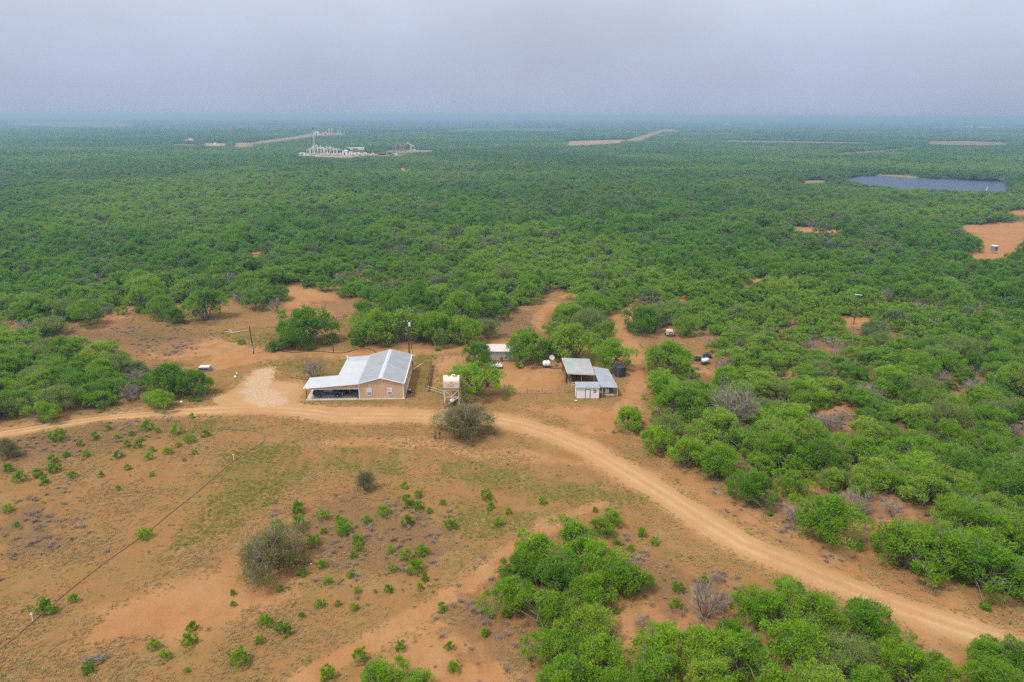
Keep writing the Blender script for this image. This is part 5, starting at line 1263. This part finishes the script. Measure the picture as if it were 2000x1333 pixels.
# stones and logs
def rock(loc, s, mat, lab, seed):
    bm = bmesh.new(); bmesh.ops.create_icosphere(bm, subdivisions=2, radius=1); rg = random.Random(seed)
    for v in bm.verts: v.co *= 1 + rg.uniform(-.22, .22)
    for v in bm.verts: v.co = Vector((v.co.x * s, v.co.y * s * .8, max(v.co.z * s * .6 + s * .3, -.02)))
    me = bpy.data.meshes.new('rock'); bm.to_mesh(me); bm.free(); me.materials.append(mat); o = bpy.data.objects.new('rock', me); COL.objects.link(o); o.location = loc; tag(o, lab, 'rock', 'pale rocks lying about the yard')
rock(G(459, 737), .30, WSTONE, 'pale rock in the red clearing below the left short pole', 1)
rock(G(462, 730), .22, WSTONE, 'smaller pale stone just behind the rock in the red clearing', 2)
rock(G(354, 786), .3, WSTONE, 'pale stone at the right tip of the left brush beside the road', 3)
rock(G(1125, 783.5), .22, WSTONE, 'white stone at the left front corner of the white shed', 4)
rock(G(607, 1102), .13, WSTONE, 'pale stone right of the rounded olive bush', 5)
rock(G(1406, 664), .28, WSTONE, 'white lump at the left end of the red strip behind the brush', 6)
rock(G(1427, 664), .22, WSTONE, 'white lump at the right end of the red strip behind the brush', 7)
rock(G(1563, 664), .35, WSTONE, 'white lump in the small red gap left of the light pole', 8)
a, b = G(455, 651), G(484, 646); mb = MB().tube((0, 0, .14), (b[0] - a[0], b[1] - a[1], .10), .13, .07, n=8).tube((.2, .1, .1), (-2.3, .9, .12), .09, .05).tube((-.2, 0, 0), (-1.0, .5, 1.0), .13, .06)
o = mb.build('fallen_log', M('bleached_wood', (.46, .43, .38), .85)); o.location = (a[0], a[1], 0); tag(o, 'bleached fallen log in the grass left of the left short pole', 'log')
x, y, _ = G(190, 1290); mb = MB(); rg_ = random.Random(9)
for k in range(34):
    th = rg_.uniform(-.5, .5) + (0 if k % 3 else 1.2); c = (rg_.uniform(-.8, .8), rg_.uniform(-.5, .5), rg_.uniform(.05, .45)); l = rg_.uniform(.5, 1.1)
    mb.tube((c[0] - l * math.cos(th), c[1] - l * math.sin(th), c[2]), (c[0] + l * math.cos(th), c[1] + l * math.sin(th), c[2] + rg_.uniform(-.1, .25)), .04, .02, n=5)
o = mb.build('brush_pile', BARK); o.location = (x, y, 0); tag(o, 'pile of dead branches at the bottom left of the field', 'brush pile')

# hoses and pipe lines on the ground
def groundline(name, pts, r, mat, lab, cat, smooth=3):
    P = [np.array(G(*p)) for p in pts]
    for _ in range(smooth):
        Q = [P[0]]
        for a, b in zip(P[:-1], P[1:]): Q += [a * .75 + b * .25, a * .25 + b * .75]
        P = Q + [P[-1]]
    o0 = P[0].copy(); o = MB().path([tuple(p - o0 + np.array((0, 0, r))) for p in P], r, 5).build(name, mat); o.location = tuple(o0); tag(o, lab, cat)
groundline('hose', [(530, 684), (548, 687), (580, 690), (600, 687), (630, 687), (655, 691), (675, 690), (700, 682), (720, 682), (732, 686), (736, 692)], .07, BLACKT, 'long black hose curving over red soil behind the house', 'hose')
groundline('pipeline', [(-80, 1330), (0, 1270), (60, 1220), (110, 1175), (190, 1110), (290, 1040), (330, 1005), (380, 967), (410, 940), (457, 900), (500, 873), (518, 862), (516, 848), (495, 842), (420, 838)], .06, BROWNW, 'long thin dark pipe line crossing the lower left field diagonally', 'pipe')
for px_, py_, lab in ((457, 900, 'short white riser stake on the dark pipe line near its upper bend'), (65, 1215, 'short white riser stake on the pipe line near the left edge')):
    x, y, _ = G(px_, py_); o = MB().tube((0, 0, 0), (0, 0, 1.25), .045, n=8).box(-.12, .12, -.04, .04, 1.0, 1.1).build('stake', WHITE); o.location = (x, y, 0); tag(o, lab, 'stake')
groundline('hose', [(565, 737), (585, 741), (600, 742), (606, 741)], .06, DARKM, 'short dark hose end beside the carport near the bare tree', 'hose')
groundline('fence_cable', [(-80, 865), (0, 842), (70, 832), (170, 815), (270, 806), (340, 800)], .04, BROWNW, 'thin brown line along the foot of the left brush beside the road', 'cable')

# ---------------------------------------------------------------- poles and wires
def pole(px_, py_, h, r, lab, group='utility poles', lean=0, cat='pole', name='utility_pole'):
    x, y, _ = G(px_, py_); e = empty(name, (x, y, 0), 0, lab, cat, group); top = (lean, 0, h)
    MB().tube((0, 0, -.2), top, r, r * .7, n=12).build('pole', WOOD, e); return e, (x + lean, y, h)
e, _ = pole(495.5, 691, 6.85, .15, 'short dark pole with white plates near its foot, left clearing', lean=-.25); MB().box(-.2, -.03, -.2, -.16, .7, 1.1).box(-.18, -.02, -.2, -.16, 1.3, 1.8).build('plate', WHITE, e); MB().tube((0, -.17, .1), (-.05, -.17, 2.5), .03).build('conduit', CHROME, e)
e, _ = pole(651.5, 690, 6.5, .13, 'short dark pole where the black hose bends behind the house')
e, tp = pole(800, 707, 10.6, .17, 'tall utility pole with a grey transformer behind the house')
MB().lathe([(.05, 0), (.24, .02), (.26, .1), (.26, .85), (.2, .95), (.05, 1.0)], n=16, c=(.38, -.15, 8.7)).build('transformer', M('transformer_grey', (.62, .65, .68), .4), e)
MB().box(-.9, .9, -.23, -.13, 9.75, 9.87).build('crossarm', WOOD, e)
for x_ in (-.8, 0, .8): MB().lathe([(.03, 0), (.07, .03), (.04, .1), (.07, .15), (.03, .22)], n=10, c=(x_, -.18, 9.88)).build('insulator', WHITE, e)
e, _ = pole(806.5, 717, 6.2, .13, 'shorter brown pole at the right rear corner of the house', lean=-.15); MB().tube((-.1, -.15, 2.2), (-.1, -.15, 4.2), .04).box(-.5, .7, -.2, -.15, 2.9, 2.97).build('service_pipe', WHITE, e)
MB().box(-.18, .18, -.32, -.16, 1.5, 2.1).build('meter_box', M('meter_grey', (.4, .4, .4), .5), e)
e, tq = pole(1667, 634, 8.4, .15, 'tall dark pole topped by a tilted white light in the right brush', cat='light pole', name='light_pole')
MB().slab([(-.9, -.22, 8.72), (.95, -.22, 8.42), (.95, .22, 8.42), (-.9, .22, 8.72)], .10).build('lamp_head', WHITE, e)
MB().tube((0, 0, 8.2), (-.6, 0, 8.55), .04).tube((0, 0, 8.2), (.6, 0, 8.4), .04).build('bracket', DARKM, e)
def wire(a, b, sag, lab):
    a, b = np.array(a), np.array(b); pts = [a + (b - a) * t + np.array((0, 0, -sag * 4 * t * (1 - t))) for t in np.linspace(0, 1, 25)]
    o = MB().path([tuple(p - a) for p in pts], .016, 4).build('power_line', DARKM); o.location = tuple(a); tag(o, lab, 'wire', None)
wire((tp[0] + .8, tp[1] - .18, 10.1), (tq[0], tq[1], 8.2), 1.2, 'thin overhead wire from the transformer pole to the light pole')
wire((tp[0], tp[1], 8.6), (G(806.5, 717)[0] - .15, G(806.5, 717)[1], 6.1), .2, 'short overhead wire from the transformer pole to the shorter pole')

# ---------------------------------------------------------------- people
def skinned(name, verts, edges, radii, mat, parent, sub=1):
    me = bpy.data.meshes.new(name); me.from_pydata(verts, edges, []); me.update(); o = bpy.data.objects.new(name, me); COL.objects.link(o); o.parent = parent
    md = o.modifiers.new('skin', 'SKIN'); md.use_smooth_shade = True; md.branch_smoothing = .4
    if not me.skin_vertices: bpy.context.view_layer.objects.active = o
    sv = me.skin_vertices[0].data if me.skin_vertices else None
    if sv:
        for i, r_ in enumerate(radii): sv[i].radius = (r_, r_) if not isinstance(r_, tuple) else r_
        sv[0].use_root = True
    sb = o.modifiers.new('sub', 'SUBSURF'); sb.levels = sub; sb.render_levels = sub; me.materials.append(mat); return o
def person(loc, rz, h, shirt, jeans, label, bend=0.0):
    e = empty('person', loc, rz, label, 'person', 'people by the olive tree'); s = h / 1.75; e.scale = (s, s, s)
    v = [(0, 0, .95), (0, .0, 1.12), (0, 0, 1.30), (0, .0, 1.44), (0, -.01, 1.53), (0, -.02, 1.62), (0, -.02, 1.70)]
    r_ = [(.15, .11), (.13, .10), (.16, .11), (.12, .08), (.055, .055), (.085, .10), (.07, .08)]
    ed = [(0, 1), (1, 2), (2, 3), (3, 4), (4, 5), (5, 6)]
    def ch(start, pts, rad):
        p = start
        for q, rr in zip(pts, rad): v.append(q); r_.append(rr); ed.append((p, len(v) - 1)); p = len(v) - 1
        return p
    for sd in (-1, 1):
        ch(0, [(sd * .10, 0, .86), (sd * .115, -.02, .50), (sd * .12, .02, .10), (sd * .13, -.12, .04)], [.095, .062, .042, .04])
        wr = ch(3, [(sd * .19, 0, 1.42), (sd * .25, .03, 1.14), (sd * .22, -.16 - bend, 1.0 + bend), (sd * .20, -.22 - bend, 1.0 + bend)], [.062, .045, .032, .030])
        for k in range(4): ch(wr, [(sd * (.175 + .018 * k), -.29 - bend, 1.0 + bend - .01 * k), (sd * (.175 + .018 * k), -.32 - bend, .975 + bend)], [.010, .008])
        ch(wr, [(sd * .165, -.25 - bend, .985 + bend), (sd * .16, -.28 - bend, .97 + bend)], [.012, .009])
    skinned('body', v, ed, r_, SKIN, e)
    tv = [(0, 0, .98), (0, 0, 1.14), (0, 0, 1.30), (0, 0, 1.43)]; te = [(0, 1), (1, 2), (2, 3)]; tr_ = [(.17, .13), (.15, .125), (.18, .135), (.14, .10)]
    for sd in (-1, 1): n = len(tv); tv += [(sd * .20, 0, 1.425), (sd * .24, .02, 1.24)]; te += [(3, n), (n, n + 1)]; tr_ += [.078, .065]
    skinned('shirt', tv, te, tr_, shirt, e)
    jv = [(0, 0, .96)]; je = []; jr = [(.165, .13)]
    for sd in (-1, 1): n = len(jv); jv += [(sd * .10, 0, .84), (sd * .115, -.02, .50), (sd * .12, .02, .12)]; je += [(0, n), (n, n + 1), (n + 1, n + 2)]; jr += [.11, .078, .068]
    skinned('trousers', jv, je, jr, jeans, e)
    MB().lathe([(.02, 1.80), (.07, 1.79), (.105, 1.73), (.112, 1.66), (.10, 1.62)][::-1], n=14, cy=.012).build('hair', HAIR, e, smooth=True)
    return e
def ensure_skin():
    pass
person(G(850, 859), R(200), 1.76, ORANGEC, JEAN, 'person in rust coloured shirt and dark blue jeans, left of the olive tree', .1)
person(G(858.8, 857), R(230), 1.45, BLKC, GREYJ, 'person in black top and pale blue jeans close under the olive tree', .05)

# ---------------------------------------------------------------- far away: blinds, pond post, oil field
x, y, _ = G(1940, 495)
db = empty('deer_blind', (x, y, 0), R(20), 'small dark box blind on legs with white roof in the right clearing', 'hunting blind')
MB().box(-.9, .9, -.9, .9, 1.0, 3.1).build('cabin', M('blind_wall', (.20, .16, .17), .8), db); MB().box(-1.05, 1.05, -1.05, 1.05, 3.103, 3.3).build('roof', WHITE, db); MB().box(-.6, .6, -.93, -.903, 2.0, 2.5).build('window', DARKM, db)
for sx_ in (-.8, .8):
    for sy_ in (-.8, .8): MB().tube((sx_, sy_, 0), (sx_, sy_, 1.0), .07).build('leg', WOODP, db)
x, y, _ = G(1926, 376); pp_ = empty('pond_post', (x, y, 0), 0, 'slim white post standing at the near edge of the pond', 'post'); MB().tube((0, 0, 0), (0, 0, 4.2), .22, n=10).build('post', WHITE, pp_); MB().box(-.7, .7, -.5, .5, 0, .5).build('base', CONC, pp_)
def pumpjack(px_, py_, rz, k, mat, lab, group, ang):
    x, y, _ = G(px_, py_); e = empty('pumpjack', (x, y, 0), rz, lab, 'pumpjack', group); e.scale = (k, k, k)
    MB().box(-4.5, 3.5, -.9, .9, 0, .5).build('base', CONC, e)
    p = MB()
    for s in (-1, 1): p.tube((.9, s * 1.3, .5), (0, s * .25, 7), .32, n=6).tube((-1.4, s * 1.0, .5), (0, s * .25, 7), .26, n=6)
    p.build('samson_post', mat, e)
    c, s_ = math.cos(ang), math.sin(ang); bm_ = Matrix.Translation((0, 0, 7.2)) @ Matrix.Rotation(-ang, 4, 'Y')
    MB().box(-4.2, 4.0, -.32, .32, -.4, .45).xf(bm_).build('walking_beam', mat, e)
    MB().prism([(3.8, -1.7), (4.4, -1.5), (4.9, 0), (4.5, 1.5), (3.8, 1.3)], -.35, .35).xf(bm_).build('horsehead', mat, e)
    tail = bm_ @ Vector((-4.0, 0, 0)); q = MB()
    for s in (-1, 1): q.tube(tuple(tail), (-3.4, s * .8, 2.8), .13, n=6)
    q.build('pitman', mat, e)
    cw = MB()
    for s in (-1, 1): cw.prism([(-5.2, 1.0), (-4.2, .9), (-3.0, 2.7), (-3.6, 3.2), (-5.0, 2.3)], s * 1.0 - .15, s * 1.0 + .15)
    cw.build('counterweight', mat, e); MB().box(-4.1, -2.7, -.6, .6, .503, 3.0).build('gearbox', mat, e); MB().tube((4.6, 0, 0), (4.6, 0, 6.0), .08).build('polished_rod', CHROME, e)
W8 = ['leftmost', 'second', 'third', 'fourth', 'fifth', 'sixth', 'seventh', 'eighth', 'rightmost']
for i, (a_, b_, rz, an) in enumerate([(606, 304, 10, .45), (613, 303, 25, .5), (621, 303, 5, .2), (628, 304, 185, .35), (634, 304, 170, .3), (640, 304, 15, .35), (646, 304, 190, .45), (653, 305, 195, .5), (659, 304, 178, .25)]):
    pumpjack(a_, b_, R(rz), 1.3 + .10 * math.sin(i * 2.1), PJGREY, '%s of the nine pale pumpjacks on the distant left pad' % W8[i], 'pale pumpjacks on the distant pad', an)
for i, (a_, b_, rz, an) in enumerate([(774, 296, 20, .5), (783, 296, 170, .4), (791, 296, 15, .45), (803, 296, 185, .5)]):
    pumpjack(a_, b_, R(rz), 1.4, PJDARK if i < 3 else PJGREY, ['leftmost brown', 'middle brown', 'right brown', 'single white'][i] + ' pumpjack in the small distant group farther right', 'pumpjacks of the small right group', an)
x, y, _ = G(615, 300); e = empty('rig_mast', (x, y, 0), 0, 'tall thin lattice mast with dark top behind the distant pumpjacks', 'mast')
m_ = MB(); Hm = 34
for sx_ in (-1, 1):
    for sy_ in (-1, 1): m_.tube((sx_ * 1.1, sy_ * 1.1, 0), (sx_ * .4, sy_ * .4, Hm), .16, n=5)
for k in range(12):
    z = k * Hm / 12; w0 = 1.1 - .7 * k / 12; w1 = 1.1 - .7 * (k + 1) / 12
    for s in (-1, 1): m_.tube((-w0, s * w0, z), (w1, s * w1, z + Hm / 12), .10, n=4).tube((s * w0, -w0, z), (s * w1, w1, z + Hm / 12), .10, n=4)
m_.build('lattice', PJGREY, e); MB().box(-1.2, 1.2, -1.2, 1.2, Hm, Hm + 2.4).build('crown_block', DARKM, e); MB().box(-3.0, 3.0, -.5, .5, 11, 11.4).build('platform', PJGREY, e)
def far_box(px_, py_, w_, d_, h_, mat, name, lab, cat, group=None, gable=False, rz=0, roofm=None):
    x, y, _ = G(px_, py_); e = empty(name, (x, y, 0), R(rz), lab, cat, group)
    MB().box(-w_ / 2, w_ / 2, 0, d_, 0, h_).build('wall', mat, e)
    if gable: MB().prism([(-w_ / 2 - .3, h_ + .01), (w_ / 2 + .3, h_ + .01), (0, h_ + w_ * .22)], -.3, d_ + .3).build('roof', roofm or WHITE, e)
    else: MB().box(-w_ / 2 - .2, w_ / 2 + .2, -.2, d_ + .2, h_ + .01, h_ + .3).build('roof', roofm or WHITE, e)
    MB().box(-w_ * .12, w_ * .12, -.12, -.01, .1, h_ * .6).build('door', DARKM if mat is not PINK else BROWNW, e); return e
def far_tank(px_, py_, r, h, mat, lab, group=None, name='storage_tank', cat='tank'):
    x, y, _ = G(px_, py_); e = empty(name, (x, y, 0), 0, lab, cat, group)
    MB().lathe([(r, 0), (r, h)], n=24).build('shell', mat, e); MB().lathe([(r * 1.02, h + .01), (r * .9, h + r * .12), (.1, h + r * .3)], n=24).build('roof', mat, e)
far_box(673, 303, 7, 7, 5.5, WHITEP, 'tank_house', 'white gabled hut right of the nine pale pumpjacks', 'hut', gable=True)
far_box(590, 303, 8, 3, 2.8, WHITEP, 'site_trailer', 'white site trailer just left of the nine pale pumpjacks', 'trailer')
far_box(582, 304, 9, 3, 1.6, BLUEV, 'container', 'blue low container at the left end of the distant pumpjack pad', 'container')
far_box(574, 303, 7, 3, 2.4, WHITEP, 'site_trailer', 'white site trailer farthest left of the distant pumpjack pad', 'trailer')
far_box(592, 294.5, 3.4, 2.5, 2.6, WHITEP, 'site_cabin', 'tiny white cabin in the brush above the site trailers', 'cabin')
for i, (a_, ww) in enumerate(((690, 14), (703, 12), (714, 10))): far_box(a_, 304, ww, 3, 1.7, M('pale_pink_block', (.6, .5, .44), .8), 'pipe_rack', '%s of three low pale racks right of the white hut' % ['left', 'middle', 'right'][i], 'rack', 'low racks on the distant pad')
for i, (a_, b_, mt_) in enumerate(((600, 305, WHITEP), (618, 307, WHITEP), (632, 307, PJGREY), (648, 307.5, WHITEP))):
    x, y, _ = G(a_, b_); e = empty('work_truck', (x, y, 0), R(8 * i), '%s small pale truck parked in front of the distant pumpjacks' % ['leftmost', 'second', 'third', 'rightmost'][i], 'truck', 'trucks on the distant pad')
    MB().prism([(-2.9, .5), (2.9, .5), (2.9, 1.2), (1.6, 1.3), (1.0, 2.1), (-.6, 2.1), (-.8, 1.3), (-2.9, 1.3)], -1, 1).build('body', mt_, e)
    for x_ in (-1.8, 1.8):
        for s in (-1, 1): MB().lathe([(.1, -.15), (.45, -.15), (.45, .15), (.1, .15)], n=12, axis='Y', c=(x_, s * .9, .45)).build('wheel', TYRE, e)
for i, (a_, b_, ww, hh2) in enumerate(((685, 301, 5, 3), (697, 301.5, 8, 2.4), (712, 302, 5, 2.6), (728, 303, 4, 2.2), (757, 303, 4, 2.4), (770, 303, 9, 2))):
    far_box(a_, b_, ww, 3, hh2, WHITEP, 'site_cabin', '%s of six small white cabins strung out right of the white hut' % ['first from the left', 'second', 'third', 'fourth', 'fifth', 'rightmost'][i], 'cabin', 'white cabins on the distant pad')
far_box(694, 292.5, 34, 8, 3.0, WHITEP, 'long_building', 'long low white building behind the distant pumpjack pad', 'building')
x, y, _ = G(707.5, 292.5); o = MB().tube((0, 0, 0), (0, 0, 12), .22, n=6).build('flag_pole', PJGREY); o.location = (x, y, 0); tag(o, 'thin pale pole at the right end of the long low building', 'pole')
x, y, _ = G(724, 292); o = MB().tube((0, 0, 0), (0, 0, 6.5), .35, n=6).box(-.7, .7, -.5, .5, 6.5, 7.6).build('vent_stack', PJGREY); o.location = (x, y, 0); tag(o, 'thin pale stack alone right of the long low building', 'stack')
far_tank(644, 264, 1.9, 18, CREAM, 'left of the two tall cream stacks on the farthest plant', 'tall stacks of the far plant', 'plant_stack', 'stack'); far_tank(649, 264, 1.8, 17, CREAM, 'right of the two tall cream stacks on the farthest plant', 'tall stacks of the far plant', 'plant_stack', 'stack')
far_box(636, 264, 18, 8, 7, CREAM, 'plant_building', 'cream block building at the foot of the two tall far stacks', 'building')
far_box(618, 264, 15, 8, 6, WHITE, 'plant_building', 'white building at the left end of the farthest plant', 'building', gable=True); far_tank(611.5, 263.5, 2.6, 10, BROWNW, 'dark brown tank at the left end of the farthest plant')
for i, a_ in enumerate((661, 665.5)): far_tank(a_, 263.5, 1.7, 9, CREAM, '%s short cream tank at the right end of the farthest plant' % ['left', 'right'][i])
far_box(367, 281, 18, 9, 5, PINK, 'farm_building', 'pinkish gabled building left of the distant sand pads', 'building', gable=True, roofm=PINK); far_tank(374, 280, 2, 8, WHITEP, 'slim white tank touching the pinkish distant building')
far_tank(421, 284, 2.6, 3.6, WHITEP, 'white round tank alone on the left sand pad')
far_box(1420, 246.5, 60, 20, 9, WHITEP, 'warehouse', 'white warehouse under the horizon right of centre', 'warehouse'); far_box(1925, 252, 62, 20, 9, WHITEP, 'warehouse', 'white warehouse under the horizon near the right edge', 'warehouse')
far_box(1771, 252, 30, 12, 6, WHITEP, 'warehouse', 'faint small warehouse under the horizon, far right third', 'warehouse')
for i, a_ in enumerate((1880, 1888, 1897)): far_tank(a_, 252, 4, 12, CREAM, '%s of three faint tanks left of the right warehouse' % ['left', 'middle', 'right'][i], 'three faint far tanks')
for i, (a_, b_, h_) in enumerate(((1443, 247, 18), (1489, 252, 24))): 
    x, y, _ = G(a_, b_); o = MB().tube((0, 0, 0), (0, 0, h_), .6, n=6).tube((0, 0, h_ * .8), (2.5, 0, h_ * .8), .3, n=5).tube((0, 0, h_ * .8), (-2.5, 0, h_ * .8), .3, n=5).build('transmission_pole', PJGREY); o.location = (x, y, 0); tag(o, '%s thin far pole under the horizon right of centre' % ['left', 'right'][i], 'pole')

# ---------------------------------------------------------------- haze
def haze():
    s = 33500.0
    o = MB().box(-s, s, -s + 115, s + 115, -1.0, 66.0).build('haze', None) if False else None
    mt, t = nodes('haze_air'); out = t.nodes.new('ShaderNodeOutputMaterial'); pv = t.nodes.new('ShaderNodeVolumePrincipled')
    pv.inputs['Color'].default_value = (*HAZE_COLOR, 1); pv.inputs['Density'].default_value = HAZE_DENSITY; pv.inputs['Anisotropy'].default_value = 0.68; pv.inputs['Absorption Color'].default_value = (0.3, 0.3, 0.3, 1)
    lk(t, pv.outputs[0], out.inputs['Volume'])
    o = MB().box(-s, s, -s + 115, s + 115, -1.0, 62.0).build('haze', mt); o['kind'] = 'stuff'; o['label'] = 'pale blue haze lying over the whole plain'; o['category'] = 'haze'
haze()
